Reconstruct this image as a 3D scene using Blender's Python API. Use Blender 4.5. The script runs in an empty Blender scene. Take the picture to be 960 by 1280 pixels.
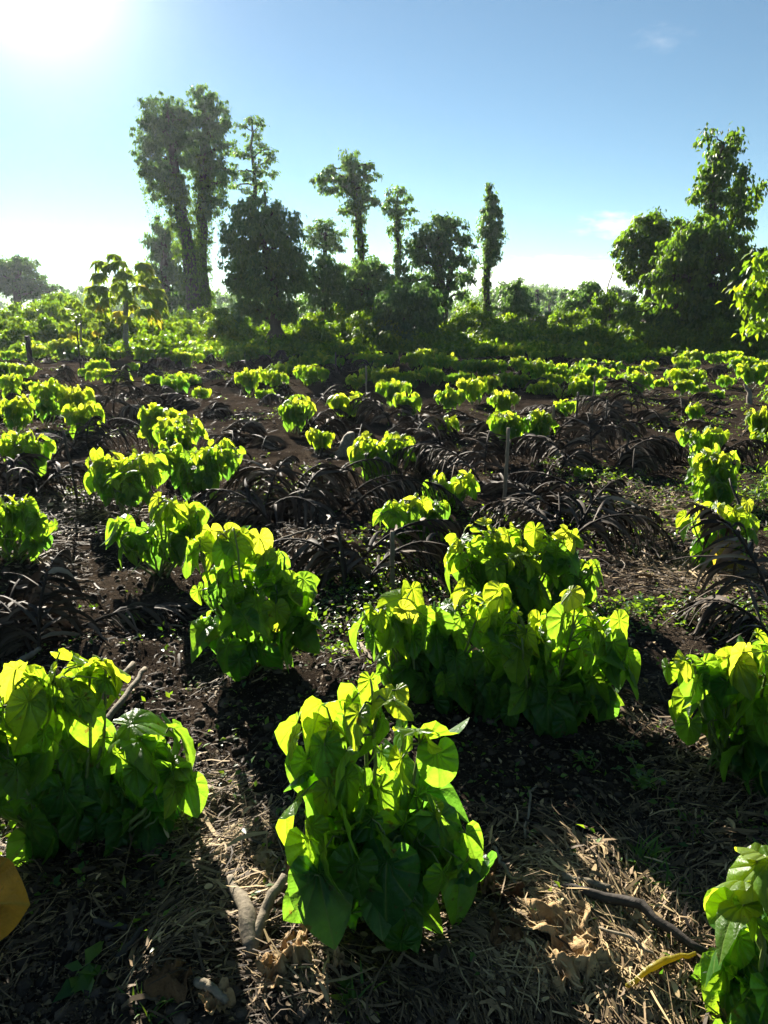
import bpy, math, random
import numpy as np
from mathutils import Vector

R = math.radians
S = bpy.context.scene
COL = S.collection
rng = np.random.default_rng(7)
random.seed(7)

# ------------------------------------------------------------------ camera
F = 924.0                      # focal length in photo pixels (960 x 1280 frame)
CAMH = 1.6
PITCH = R(15.4)
FIELD_END = 27.0
cam = bpy.data.cameras.new('camera')
cam.sensor_fit = 'AUTO'; cam.sensor_width = 36.0; cam.lens = 36.0 * F / 1280.0
cam.clip_start = 0.05; cam.clip_end = 3000
co = bpy.data.objects.new('camera', cam); COL.objects.link(co)
co.location = (0, 0, CAMH); co.rotation_euler = (R(90) - PITCH, 0, 0)
S.camera = co
CP, SP = math.cos(PITCH), math.sin(PITCH)


def ray(px, py):
    a, b = (px - 480.0) / F, (640.0 - py) / F
    return np.array([a, CP + b * SP, b * CP - SP])


def W(px, py, Y):
    """World point at distance Y in front of the camera seen at photo pixel (px, py)."""
    d = ray(px, py)
    return d * (Y / d[1]) + np.array([0, 0, CAMH])


def G(px, py):
    """Point of the flat ground at a photo pixel."""
    d = ray(px, py)
    p = d * (-CAMH / d[2]) + np.array([0, 0, CAMH])
    p[2] = ground_h(p[0], p[1])
    return p


def depth(p):
    return p[1] * CP + (CAMH - p[2]) * SP


# ------------------------------------------------------------------ noise
_perm = np.random.default_rng(3).random((256, 256))


def vnoise(x, y):
    x = np.asarray(x, float); y = np.asarray(y, float)
    xi = np.floor(x).astype(int); yi = np.floor(y).astype(int)
    fx = x - xi; fy = y - yi
    fx = fx * fx * (3 - 2 * fx); fy = fy * fy * (3 - 2 * fy)
    g = lambda a, b: _perm[a & 255, b & 255]
    return (g(xi, yi) * (1 - fx) + g(xi + 1, yi) * fx) * (1 - fy) + (g(xi, yi + 1) * (1 - fx) + g(xi + 1, yi + 1) * fx) * fy


def ground_h(x, y):
    r = np.hypot(x, y)
    near = np.clip(1 - r / 40, 0.15, 1)
    h = 0.16 * (vnoise(x * .55 + 9, y * .55 + 4) - .5)
    h = h + near * (0.07 * (vnoise(x * 2.1, y * 2.1) - .5) + 0.045 * (vnoise(x * 6, y * 6) - .5) + 0.022 * (vnoise(x * 17, y * 17) - .5))
    return h


# ------------------------------------------------------------------ object helpers
def tag(o, label=None, cat=None, group=None, kind=None):
    if label: o['label'] = label
    if cat: o['category'] = cat
    if group: o['group'] = group
    if kind: o['kind'] = kind
    return o


def empty(name, loc, label, cat, group=None):
    o = bpy.data.objects.new(name, None); COL.objects.link(o)
    o.location = Vector([float(v) for v in loc]); o.empty_display_size = .1
    return tag(o, label, cat, group)


class MB:
    """Collects triangles / quads with a vector attribute per point and builds ONE mesh object."""

    def __init__(s):
        s.v = []; s.f3 = []; s.f4 = []; s.a = []; s.n = 0

    def add(s, v, f, a=None):
        v = np.asarray(v, float).reshape(-1, 3); f = np.asarray(f, int)
        if a is None: a = np.zeros((len(v), 3))
        a = np.broadcast_to(np.asarray(a, float), (len(v), 3))
        (s.f3 if f.shape[1] == 3 else s.f4).append(f + s.n)
        s.v.append(v); s.a.append(a); s.n += len(v)

    def add2(s, v, f3, f4, a):
        if len(f3): s.f3.append(f3 + s.n)
        if len(f4): s.f4.append(f4 + s.n)
        s.v.append(v); s.a.append(a); s.n += len(v)

    def build(s, name, mat, parent=None, origin=None, smooth=True):
        v = np.concatenate(s.v) if s.v else np.zeros((0, 3))
        org = np.zeros(3)
        if parent is not None: org = np.array(parent.get('_w', (0, 0, 0)), float)
        if origin is not None: org = np.asarray(origin, float)
        v = v - org
        f3 = np.concatenate(s.f3) if s.f3 else np.zeros((0, 3), int)
        f4 = np.concatenate(s.f4) if s.f4 else np.zeros((0, 4), int)
        me = bpy.data.meshes.new(name)
        me.vertices.add(len(v)); me.vertices.foreach_set('co', v.astype(np.float32).ravel())
        nl = f3.size + f4.size
        me.loops.add(nl)
        me.loops.foreach_set('vertex_index', np.concatenate([f3.ravel(), f4.ravel()]).astype(np.int32))
        me.polygons.add(len(f3) + len(f4))
        st = np.concatenate([np.arange(len(f3)) * 3, f3.size + np.arange(len(f4)) * 4]).astype(np.int32)
        me.polygons.foreach_set('loop_start', st)
        me.polygons.foreach_set('use_smooth', np.full(len(st), smooth))
        at = me.attributes.new('ld', 'FLOAT_VECTOR', 'POINT')
        at.data.foreach_set('vector', np.concatenate(s.a).astype(np.float32).ravel())
        me.materials.append(mat)
        me.update(calc_edges=True)
        o = bpy.data.objects.new(name, me); COL.objects.link(o)
        if parent is not None:
            o.parent = parent
        elif origin is not None:
            o.location = Vector([float(x) for x in org])
        return o


ROOTW = {}


def place_root(o):
    """Remember the root's world position so that its parts are stored relative to it."""
    o['_w'] = [float(x) for x in o.location]


def clean_roots():
    for o in bpy.data.objects:
        if '_w' in o: del o['_w']


def tube(mb, pts, rad, k=6, a=(0, 0, .5), cap=True):
    pts = np.asarray(pts, float); n = len(pts)
    rad = np.broadcast_to(np.asarray(rad, float), (n,))
    t = np.gradient(pts, axis=0); t /= np.linalg.norm(t, axis=1, keepdims=True) + 1e-9
    ref = np.array([0, 0, 1.0]) if abs(t[0][2]) < .9 else np.array([1.0, 0, 0])
    vs = []
    u = np.cross(t[0], ref); u /= np.linalg.norm(u)
    for i in range(n):
        u = u - t[i] * np.dot(u, t[i]); u /= np.linalg.norm(u) + 1e-9
        w = np.cross(t[i], u)
        an = np.arange(k) * 2 * math.pi / k
        vs.append(pts[i] + rad[i] * (np.cos(an)[:, None] * u + np.sin(an)[:, None] * w))
    v = np.concatenate(vs)
    f = []
    for i in range(n - 1):
        for j in range(k):
            f.append((i * k + j, i * k + (j + 1) % k, (i + 1) * k + (j + 1) % k, (i + 1) * k + j))
    at = np.zeros((len(v), 3)); at[:] = a
    at[:, 1] = np.repeat(np.linspace(0, 1, n), k)
    if cap:
        v = np.concatenate([v, [pts[0], pts[-1]]]); at = np.concatenate([at, at[:1], at[-1:]])
        c0, c1 = n * k, n * k + 1
        f3 = [((j + 1) % k, j, c0) for j in range(k)] + [((n - 1) * k + j, (n - 1) * k + (j + 1) % k, c1) for j in range(k)]
        mb.add2(v, np.array(f3), np.array(f), at)
    else:
        mb.add(v, f, at)


def norm(v):
    return v / (np.linalg.norm(v, axis=-1, keepdims=True) + 1e-9)


def instance(mb, tv, tf3, tf4, ta, pos, X, Y, Z, scale, rand):
    """Copy a template (tv) to many frames; rand goes into the attribute's third channel."""
    n = len(pos); m = len(tv)
    sc = np.asarray(scale, float).reshape(-1, 1, 1)
    v = pos[:, None, :] + sc * (tv[None, :, 0:1] * X[:, None, :] + tv[None, :, 1:2] * Y[:, None, :] + tv[None, :, 2:3] * Z[:, None, :])
    off = (np.arange(n) * m)[:, None, None]
    f3 = (tf3[None] + off).reshape(-1, 3) if len(tf3) else np.zeros((0, 3), int)
    f4 = (tf4[None] + off).reshape(-1, 4) if len(tf4) else np.zeros((0, 4), int)
    a = np.repeat(ta[None], n, 0).copy(); a[:, :, 2] = np.asarray(rand)[:, None]
    mb.add2(v.reshape(-1, 3), f3, f4, a.reshape(-1, 3))


# ------------------------------------------------------------------ leaf templates
def heart_leaf(nray, nring, droop, dome, fold, wav=0.0, seed=0, wide=1.0):
    """Heart-shaped blade, length 1 along +Y from the petiole at the origin; rays fan out from there."""
    r = np.random.default_rng(seed)
    key_t = np.array([0, 8, 18, 35, 60, 90, 120, 150, 170, 180]) / 180 * math.pi
    key_r = np.array([1.0, .9, .79, .66, .54, .475, .45, .40, .27, .06])
    if nray <= 10: th = np.array([-175, -140, -90, -45, 0, 45, 90, 140, 175]) / 180 * math.pi
    else:
        p = np.linspace(-1, 1, nray); th = np.sign(p) * np.abs(p) ** 1.15 * R(178)
    out = np.interp(np.abs(th), key_t, key_r)
    vs = [(0, 0, 0)]; at = [(0, 0, 0)]
    fr = np.linspace(0, 1, nring + 1)[1:]
    for q in fr:
        for j, t in enumerate(th):
            rr = out[j] * q
            x, y = rr * math.sin(t) * wide, rr * math.cos(t)
            z = -droop * (max(y, 0) ** 2) * .9 - dome * x * x * 1.6 + fold * abs(x)
            z += .02 * q * math.cos(t * 11) * (1 if nray > 12 else 0)
            z += wav * q * q * math.sin(t * 3 + seed) - .10 * (y < 0) * y * y
            vs.append((x, y, z)); at.append((t / math.pi, q, 0))
    n = len(th); f3 = []; f4 = []
    for j in range(n - 1): f3.append((0, 1 + j + 1, 1 + j))
    for i in range(len(fr) - 1):
        for j in range(n - 1):
            a = 1 + i * n + j; f4.append((a, a + 1, a + n + 1, a + n))
    return np.array(vs, float), np.array(f3, int), np.array(f4, int).reshape(-1, 4), np.array(at, float)


HEART = {
    'hi': [heart_leaf(25, 4, d, e, f, w, s, wd) for d, e, f, w, s, wd in
           [(.45, .5, .10, .05, 1, .92), (.75, .2, .32, .05, 2, .86), (.3, .7, 0, .05, 3, .98), (.95, .4, .2, .07, 4, .88), (.5, .0, .5, .05, 5, .84), (.7, .8, .0, .08, 6, .95), (.25, .3, .2, .06, 7, .98), (1.2, .5, .3, .06, 8, .85)]],
    'mid': [heart_leaf(13, 3, d, e, f, w, s, wd) for d, e, f, w, s, wd in
            [(.45, .5, .1, .05, 1, .92), (.8, .2, .3, .05, 2, .86), (.35, .7, 0, .05, 3, .98), (.6, .0, .5, .05, 5, .85), (1.1, .5, .2, .06, 6, .88)]],
    'low': [heart_leaf(9, 2, d, e, f, w, s, wd) for d, e, f, w, s, wd in
            [(.5, .4, .1, .03, 1, .95), (.8, .2, .35, .03, 2, .86), (1.0, .6, .1, .04, 3, .9)]],
}
# small folded pointed leaf for trees and bushes
_tv = np.array([(0, 0, 0), (-.28, .42, .09), (0, .42, 0), (.28, .42, .09), (0, 1, -.12)], float)
_tf = np.array([(0, 2, 1), (0, 3, 2), (1, 2, 4), (2, 3, 4)], int)
_ta = np.array([(0, 0, 0), (-.5, .5, 0), (0, .5, 0), (.5, .5, 0), (0, 1, 0)], float)
TREE_LEAF = (_tv, _tf, np.zeros((0, 4), int), _ta)


def frames(d, n):
    """Orthonormal frames with Y = d and Z close to n."""
    Y = norm(d); Z = n - Y * np.sum(n * Y, 1, keepdims=True); Z = norm(Z); X = np.cross(Y, Z)
    return X, Y, Z


# ------------------------------------------------------------------ materials
def newmat(name):
    m = bpy.data.materials.new(name); m.use_nodes = True
    nt = m.node_tree; nt.nodes.clear()
    out = nt.nodes.new('ShaderNodeOutputMaterial')
    return m, nt, out


def N(nt, t, **kw):
    n = nt.nodes.new(t)
    for k, v in kw.items():
        if k.startswith('i_'):
            n.inputs[k[2:].replace('_', ' ')].default_value = v
        elif k.startswith('n_'):
            n.inputs[int(k[2:])].default_value = v
        else: setattr(n, k, v)
    return n


def ramp(nt, src, stops, interp='LINEAR'):
    r = nt.nodes.new('ShaderNodeValToRGB'); cr = r.color_ramp; cr.interpolation = interp
    while len(cr.elements) < len(stops): cr.elements.new(.5)
    for e, (p, c) in zip(cr.elements, stops):
        e.position = p; e.color = (*c, 1) if len(c) == 3 else c
    nt.links.new(src, r.inputs[0]); return r.outputs[0]


def math_n(nt, op, a, b=None, c=None):
    n = nt.nodes.new('ShaderNodeMath'); n.operation = op
    for i, x in enumerate((a, b, c)):
        if x is None: continue
        if hasattr(x, 'links'): nt.links.new(x, n.inputs[i])
        else: n.inputs[i].default_value = x
    return n.outputs[0]


def mixc(nt, fac, a, b, mode='MIX'):
    n = nt.nodes.new('ShaderNodeMix'); n.data_type = 'RGBA'; n.blend_type = mode
    for sock, x in ((n.inputs[0], fac), (n.inputs[6], a), (n.inputs[7], b)):
        if hasattr(x, 'links'): nt.links.new(x, sock)
        else: sock.default_value = x if isinstance(x, float) else (*x, 1)
    return n.outputs[2]


def leaf_mat(name, refl, trans, tw=.5, rough=.42, spec=.35, veins=0.0, spots=0.0):
    """refl / trans: colour stops over the leaf's age value (third channel of 'ld')."""
    m, nt, out = newmat(name)
    at = N(nt, 'ShaderNodeAttribute', attribute_name='ld')
    sep = N(nt, 'ShaderNodeSeparateXYZ'); nt.links.new(at.outputs['Vector'], sep.inputs[0])
    cr = ramp(nt, sep.outputs[2], refl); ct = ramp(nt, sep.outputs[2], trans)
    bump = None
    if veins:
        # palmate veins: thin pale lines along rays from the petiole
        sn = math_n(nt, 'ABSOLUTE', math_n(nt, 'SINE', math_n(nt, 'MULTIPLY', sep.outputs[0], math.pi * 5.5)))
        sn = math_n(nt, 'ABSOLUTE', math_n(nt, 'SINE', math_n(nt, 'MULTIPLY', sep.outputs[0], math.pi * 5.0)))
        ln = math_n(nt, 'SUBTRACT', 1.0, math_n(nt, 'MULTIPLY', sn, math_n(nt, 'ADD', 1.2, math_n(nt, 'MULTIPLY', sep.outputs[1], 4.5))))
        ln = math_n(nt, 'MAXIMUM', ln, 0.0)
        tc = N(nt, 'ShaderNodeTexCoord')
        nz = N(nt, 'ShaderNodeTexNoise', i_Scale=26.0, i_Detail=4.0); nt.links.new(tc.outputs['Object'], nz.inputs['Vector'])
        var = ramp(nt, nz.outputs[0], [(.3, (.78, .8, .7)), (.7, (1.12, 1.1, 1.05))])
        cr = mixc(nt, 1.0, cr, var, 'MULTIPLY'); ct = mixc(nt, 1.0, ct, var, 'MULTIPLY')
        cr = mixc(nt, math_n(nt, 'MULTIPLY', ln, veins), cr, (.16, .24, .05))
        ct = mixc(nt, math_n(nt, 'MULTIPLY', ln, veins * .8), ct, (.12, .20, .01))
        nb = N(nt, 'ShaderNodeTexNoise', i_Scale=34.0, i_Detail=3.0); nt.links.new(tc.outputs['Object'], nb.inputs['Vector'])
        sp_ = ramp(nt, nb.outputs[0], [(.66, (0, 0, 0)), (.72, (.75, .75, .75))])
        cr = mixc(nt, sp_, cr, (.10, .055, .015)); ct = mixc(nt, sp_, ct, (.22, .12, .02))
        nz2 = N(nt, 'ShaderNodeTexNoise', i_Scale=90.0, i_Detail=2.0); nt.links.new(tc.outputs['Object'], nz2.inputs['Vector'])
        hh = math_n(nt, 'ADD', math_n(nt, 'MULTIPLY', sn, 1.0), math_n(nt, 'MULTIPLY', nz2.outputs[0], .6))
        b = N(nt, 'ShaderNodeBump', i_Strength=.8, i_Distance=.007); nt.links.new(hh, b.inputs['Height']); bump = b.outputs[0]
    p = N(nt, 'ShaderNodeBsdfPrincipled', i_Roughness=rough); p.inputs['Specular IOR Level'].default_value = spec
    nt.links.new(cr, p.inputs['Base Color'])
    t = N(nt, 'ShaderNodeBsdfTranslucent'); nt.links.new(ct, t.inputs[0])
    if bump:
        nt.links.new(bump, p.inputs['Normal']); nt.links.new(bump, t.inputs['Normal'])
    mx = N(nt, 'ShaderNodeMixShader'); mx.inputs[0].default_value = tw
    nt.links.new(p.outputs[0], mx.inputs[1]); nt.links.new(t.outputs[0], mx.inputs[2])
    nt.links.new(mx.outputs[0], out.inputs[0])
    return m


def rough_mat(name, stops, scale=8.0, rough=.85, spec=.2, bump=.5, dist=.01, stretch=None, attr=False):
    m, nt, out = newmat(name)
    tc = N(nt, 'ShaderNodeTexCoord'); mp = N(nt, 'ShaderNodeMapping')
    nt.links.new(tc.outputs['Object'], mp.inputs[0])
    if stretch: mp.inputs['Scale'].default_value = stretch
    nz = N(nt, 'ShaderNodeTexNoise', i_Scale=scale, i_Detail=6.0, i_Roughness=.65); nt.links.new(mp.outputs[0], nz.inputs['Vector'])
    if attr:
        at = N(nt, 'ShaderNodeAttribute', attribute_name='ld')
        sep = N(nt, 'ShaderNodeSeparateXYZ'); nt.links.new(at.outputs['Vector'], sep.inputs[0])
        v = math_n(nt, 'ADD', sep.outputs[2], math_n(nt, 'MULTIPLY', math_n(nt, 'SUBTRACT', nz.outputs[0], .5), .5))
    else: v = nz.outputs[0]
    c = ramp(nt, v, stops)
    p = N(nt, 'ShaderNodeBsdfPrincipled', i_Roughness=rough); p.inputs['Specular IOR Level'].default_value = spec
    nt.links.new(c, p.inputs['Base Color'])
    b = N(nt, 'ShaderNodeBump', i_Strength=bump, i_Distance=dist); nt.links.new(nz.outputs[0], b.inputs['Height'])
    nt.links.new(b.outputs[0], p.inputs['Normal'])
    nt.links.new(p.outputs[0], out.inputs[0])
    return m


M = {}
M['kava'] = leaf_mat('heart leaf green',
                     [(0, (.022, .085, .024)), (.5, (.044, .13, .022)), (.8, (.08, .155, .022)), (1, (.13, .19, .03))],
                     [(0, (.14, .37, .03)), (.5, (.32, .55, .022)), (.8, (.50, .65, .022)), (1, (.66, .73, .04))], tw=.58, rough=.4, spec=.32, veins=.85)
M['yellow'] = leaf_mat('yellowed leaf', [(0, (.26, .17, .02)), (1, (.32, .25, .03))], [(0, (.6, .42, .03)), (1, (.68, .56, .04))], veins=.3)
M['orange'] = leaf_mat('orange old leaf', [(0, (.40, .17, .010)), (1, (.46, .22, .014))], [(0, (.75, .36, .01)), (1, (.8, .42, .01))], tw=.45, veins=.35)
M['tree'] = leaf_mat('tree leaf', [(0, (.030, .074, .034)), (.6, (.050, .112, .040)), (1, (.08, .145, .042))],
                     [(0, (.12, .26, .05)), (.6, (.21, .38, .055)), (1, (.32, .48, .06))], tw=.42, rough=.5, spec=.3)
M['vine'] = leaf_mat('vine leaf', [(0, (.022, .06, .014)), (.6, (.045, .105, .016)), (1, (.085, .15, .02))],
                     [(0, (.10, .22, .012)), (.6, (.22, .38, .014)), (1, (.38, .54, .016))], tw=.45, rough=.5, spec=.25)
M['bush'] = leaf_mat('bush leaf', [(0, (.025, .07, .014)), (.6, (.05, .12, .016)), (1, (.10, .17, .02))],
                     [(0, (.13, .27, .010)), (.6, (.28, .46, .012)), (1, (.48, .62, .016))], tw=.47, rough=.5, spec=.25)
M['weed'] = leaf_mat('weed leaf', [(0, (.02, .07, .015)), (1, (.07, .15, .02))], [(0, (.1, .25, .012)), (1, (.35, .5, .02))], tw=.45)
M['papaya'] = leaf_mat('papaya leaf', [(0, (.05, .10, .025)), (.7, (.09, .15, .03)), (1, (.2, .17, .03))],
                       [(0, (.25, .38, .03)), (.7, (.4, .52, .03)), (1, (.6, .5, .03))], tw=.45)
M['stem'] = rough_mat('plant stem', [(.2, (.06, .085, .02)), (.7, (.13, .17, .05))], 60, .5, .3, .2, .002)
M['bark'] = rough_mat('tree bark', [(.25, (.03, .024, .018)), (.75, (.12, .095, .07))], 6, .9, .1, .7, .04, (1, 1, .25))
M['palebark'] = rough_mat('pale papaya bark', [(.25, (.12, .11, .09)), (.75, (.28, .26, .21))], 8, .85, .1, .5, .02, (1, 1, 2))
M['frond'] = rough_mat('dead frond blade', [(0, (.022, .017, .0135)), (.45, (.068, .053, .041)), (.8, (.145, .115, .088)), (1, (.25, .20, .15))], 20, .75, .1, .3, .003, None, True)
M['rachis'] = rough_mat('dead frond midrib', [(.2, (.014, .010, .008)), (.8, (.04, .029, .020))], 30, .8, .1, .3, .003)
M['stake'] = rough_mat('weathered stake wood', [(.2, (.09, .07, .05)), (.8, (.24, .20, .15))], 30, .85, .15, .6, .006, (1, 1, .15))
M['darkwood'] = rough_mat('dark wet wood', [(.2, (.015, .012, .01)), (.8, (.06, .048, .038))], 30, .7, .25, .6, .006, (1, 1, .2))
M['root'] = rough_mat('pale grey dead wood', [(.25, (.05, .042, .03)), (.5, (.17, .14, .10)), (.8, (.30, .25, .17))], 45, .85, .15, .8, .006)
M['straw'] = rough_mat('dry straw', [(0, (.016, .011, .007)), (.4, (.060, .040, .022)), (.75, (.20, .135, .068)), (1, (.44, .32, .16))], 40, .75, .25, .1, .002, None, True)
M['clod'] = rough_mat('soil clod', [(0, (.013, .010, .0085)), (.6, (.042, .032, .024)), (1, (.10, .075, .055))], 80, .95, .05, .8, .004, None, True)
M['deadleaf'] = rough_mat('dead tan leaf', [(0, (.035, .018, .008)), (.4, (.12, .065, .028)), (.7, (.25, .155, .07)), (1, (.40, .28, .14))], 55, .8, .15, .9, .012, None, True)


def ground_material():
    m, nt, out = newmat('dark soil and litter')
    tc = N(nt, 'ShaderNodeTexCoord')
    def nz(scale, det=6.0, ro=.6, dist=0.0):
        n = N(nt, 'ShaderNodeTexNoise', i_Scale=scale, i_Detail=det, i_Roughness=ro, i_Distortion=dist)
        nt.links.new(tc.outputs['Object'], n.inputs['Vector']); return n.outputs[0]
    big, mid, fine, grit = nz(.8, 4), nz(5, 6, .65), nz(38, 6, .7, 1.5), nz(150, 3, .6)
    soil = ramp(nt, mid, [(.3, (.014, .011, .0092)), (.6, (.037, .0285, .022)), (.8, (.075, .057, .042))])
    litter = ramp(nt, fine, [(.42, (.010, .008, .0075)), (.54, (.075, .057, .042)), (.66, (.16, .12, .083)), (.8, (.26, .20, .135))])
    pm = math_n(nt, 'ADD', math_n(nt, 'MULTIPLY', big, .55), math_n(nt, 'MULTIPLY', mid, .45))
    fac = ramp(nt, pm, [(.44, (0, 0, 0)), (.64, (.8, .8, .8))])
    spk = ramp(nt, grit, [(.62, (0, 0, 0)), (.72, (1, 1, 1))])
    c = mixc(nt, fac, soil, litter)
    c = mixc(nt, math_n(nt, 'MULTIPLY', spk, .35), c, (.26, .19, .12))
    p = N(nt, 'ShaderNodeBsdfPrincipled', i_Roughness=1.0); p.inputs['Specular IOR Level'].default_value = .0
    nt.links.new(c, p.inputs['Base Color'])
    hh = math_n(nt, 'ADD', math_n(nt, 'MULTIPLY', fine, .7), math_n(nt, 'MULTIPLY', grit, .35))
    hh = math_n(nt, 'ADD', hh, math_n(nt, 'MULTIPLY', mid, 1.2))
    b = N(nt, 'ShaderNodeBump', i_Strength=.9, i_Distance=.03); nt.links.new(hh, b.inputs['Height'])
    nt.links.new(b.outputs[0], p.inputs['Normal']); nt.links.new(p.outputs[0], out.inputs[0])
    return m


# ------------------------------------------------------------------ world, sun
SUN_EL, SUN_AZ = R(20.5), R(-22.3)            # azimuth from +Y, positive to +X
sunv = np.array([math.sin(SUN_AZ) * math.cos(SUN_EL), math.cos(SUN_AZ) * math.cos(SUN_EL), math.sin(SUN_EL)])
w = bpy.data.worlds.new('World'); S.world = w; w.use_nodes = True
nt = w.node_tree; nt.nodes.clear()
wo = nt.nodes.new('ShaderNodeOutputWorld'); bg = nt.nodes.new('ShaderNodeBackground')
sky = nt.nodes.new('ShaderNodeTexSky'); sky.sky_type = 'NISHITA'; sky.sun_disc = False
sky.sun_elevation = SUN_EL; sky.sun_rotation = SUN_AZ
sky.air_density = 0.7; sky.dust_density = 0.0; sky.ozone_density = 1.0; sky.altitude = 20
# thin clouds, in directions of the sky (azimuth / elevation)
tc = nt.nodes.new('ShaderNodeTexCoord'); sp = nt.nodes.new('ShaderNodeSeparateXYZ')
nt.links.new(tc.outputs['Generated'], sp.inputs[0])
az = math_n(nt, 'MULTIPLY', math_n(nt, 'ARCTAN2', sp.outputs[0], sp.outputs[1]), 180 / math.pi)
el = math_n(nt, 'MULTIPLY', math_n(nt, 'ARCSINE', sp.outputs[2]), 180 / math.pi)


def cloud(az0, el0, wa, we, sx, sy, lo, hi, seed):
    cb = nt.nodes.new('ShaderNodeCombineXYZ')
    nt.links.new(math_n(nt, 'MULTIPLY', az, sx), cb.inputs[0]); nt.links.new(math_n(nt, 'MULTIPLY', el, sy), cb.inputs[1]); cb.inputs[2].default_value = seed
    nz = N(nt, 'ShaderNodeTexNoise', i_Scale=1.0, i_Detail=7.0, i_Roughness=.6); nt.links.new(cb.outputs[0], nz.inputs['Vector'])
    da = math_n(nt, 'POWER', math_n(nt, 'DIVIDE', math_n(nt, 'SUBTRACT', az, az0), wa), 2.0)
    de = math_n(nt, 'POWER', math_n(nt, 'DIVIDE', math_n(nt, 'SUBTRACT', el, el0), we), 2.0)
    env = math_n(nt, 'MAXIMUM', math_n(nt, 'SUBTRACT', 1.0, math_n(nt, 'ADD', da, de)), 0.0)
    v = math_n(nt, 'ADD', nz.outputs[0], math_n(nt, 'MULTIPLY', env, .5))
    mr = nt.nodes.new('ShaderNodeMapRange'); mr.interpolation_type = 'SMOOTHSTEP'
    nt.links.new(v, mr.inputs[0]); mr.inputs[1].default_value = lo; mr.inputs[2].default_value = hi
    return math_n(nt, 'MULTIPLY', mr.outputs[0], math_n(nt, 'MINIMUM', math_n(nt, 'MULTIPLY', env, 3.0), 1.0))


c1 = cloud(12.5, 2.0, 9.0, 2.1, .35, 1.6, .62, .95, 1.0)
c2 = cloud(16.5, 5.6, 4.5, 1.3, .45, 1.3, .72, 1.15, 5.0)
c3 = cloud(18.5, 16.5, 3.5, 1.5, .5, 1.2, .80, 1.45, 9.0)
cm = math_n(nt, 'MINIMUM', math_n(nt, 'ADD', math_n(nt, 'ADD', c1, math_n(nt, 'MULTIPLY', c2, .55)), math_n(nt, 'MULTIPLY', c3, .2)), .9)
CLOUD = 7.0
tint = mixc(nt, 1.0, sky.outputs[0], (.58, .665, .625), 'MULTIPLY')
skc = mixc(nt, cm, tint, (CLOUD * 1.02, CLOUD * .99, CLOUD * .96))
# the bright aureole of the low sun in moist air (a function of the angle to the sun)
sv = nt.nodes.new('ShaderNodeVectorMath'); sv.operation = 'DOT_PRODUCT'
nt.links.new(tc.outputs['Generated'], sv.inputs[0]); sv.inputs[1].default_value = [float(q) for q in sunv]
ang = math_n(nt, 'MULTIPLY', math_n(nt, 'ARCCOSINE', math_n(nt, 'MINIMUM', sv.outputs['Value'], 1.0)), 180 / math.pi)
a1 = math_n(nt, 'MULTIPLY', math_n(nt, 'EXPONENT', math_n(nt, 'DIVIDE', ang, -2.9)), 15.0)
a2 = math_n(nt, 'MULTIPLY', math_n(nt, 'EXPONENT', math_n(nt, 'DIVIDE', ang, -14.0)), .45)
va = nt.nodes.new('ShaderNodeVectorMath'); va.operation = 'SCALE'; va.inputs[0].default_value = (1.0, .98, .95)
nt.links.new(math_n(nt, 'ADD', a1, a2), va.inputs['Scale'])
vb_ = nt.nodes.new('ShaderNodeVectorMath'); vb_.operation = 'ADD'
nt.links.new(skc, vb_.inputs[0]); nt.links.new(va.outputs[0], vb_.inputs[1]); skc = vb_.outputs[0]
nt.links.new(skc, bg.inputs[0]); bg.inputs[1].default_value = 0.05
nt.links.new(bg.outputs[0], wo.inputs[0])

sl = bpy.data.lights.new('sun', 'SUN'); sl.energy = 5.0; sl.angle = R(.53); sl.color = (1.0, .93, .80)
so = bpy.data.objects.new('sun', sl); COL.objects.link(so)
so.rotation_euler = Vector(sunv).to_track_quat('Z', 'Y').to_euler(); so.location = (-20, 40, 30)

vs = S.view_settings
S.display_settings.display_device = 'sRGB'
vs.view_transform = 'Standard'; vs.look = 'None'; vs.gamma = 1; vs.use_curve_mapping = False
vs.exposure = 2.1

# ------------------------------------------------------------------ ground
def build_ground():
    rr = np.concatenate([[0.0], np.geomspace(.25, 420, 380)])
    an = np.concatenate([np.linspace(R(-42), R(42), 300), np.linspace(R(42), R(318), 60)[1:-1]])
    rr2, aa = np.meshgrid(rr, an, indexing='ij')
    x = rr2 * np.sin(aa); y = rr2 * np.cos(aa); z = ground_h(x, y)
    v = np.stack([x, y, z], -1).reshape(-1, 3)
    n, k = len(rr), len(an)
    i, j = np.meshgrid(np.arange(n - 1), np.arange(k), indexing='ij')
    j2 = (j + 1) % k
    f = np.stack([i * k + j, (i + 1) * k + j, (i + 1) * k + j2, i * k + j2], -1).reshape(-1, 4)
    # the innermost ring is one point repeated: drop its degenerate quads, use triangles
    f4 = f[i.ravel() > 0]
    q = f[i.ravel() == 0]
    f3 = np.stack([q[:, 0], q[:, 1], q[:, 2]], -1)
    mb = MB(); mb.add2(v, f3[:, ::-1], f4[:, ::-1], np.zeros((len(v), 3)))
    o = mb.build('ground', ground_material()); tag(o, kind='structure')
    return o


build_ground()


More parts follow.
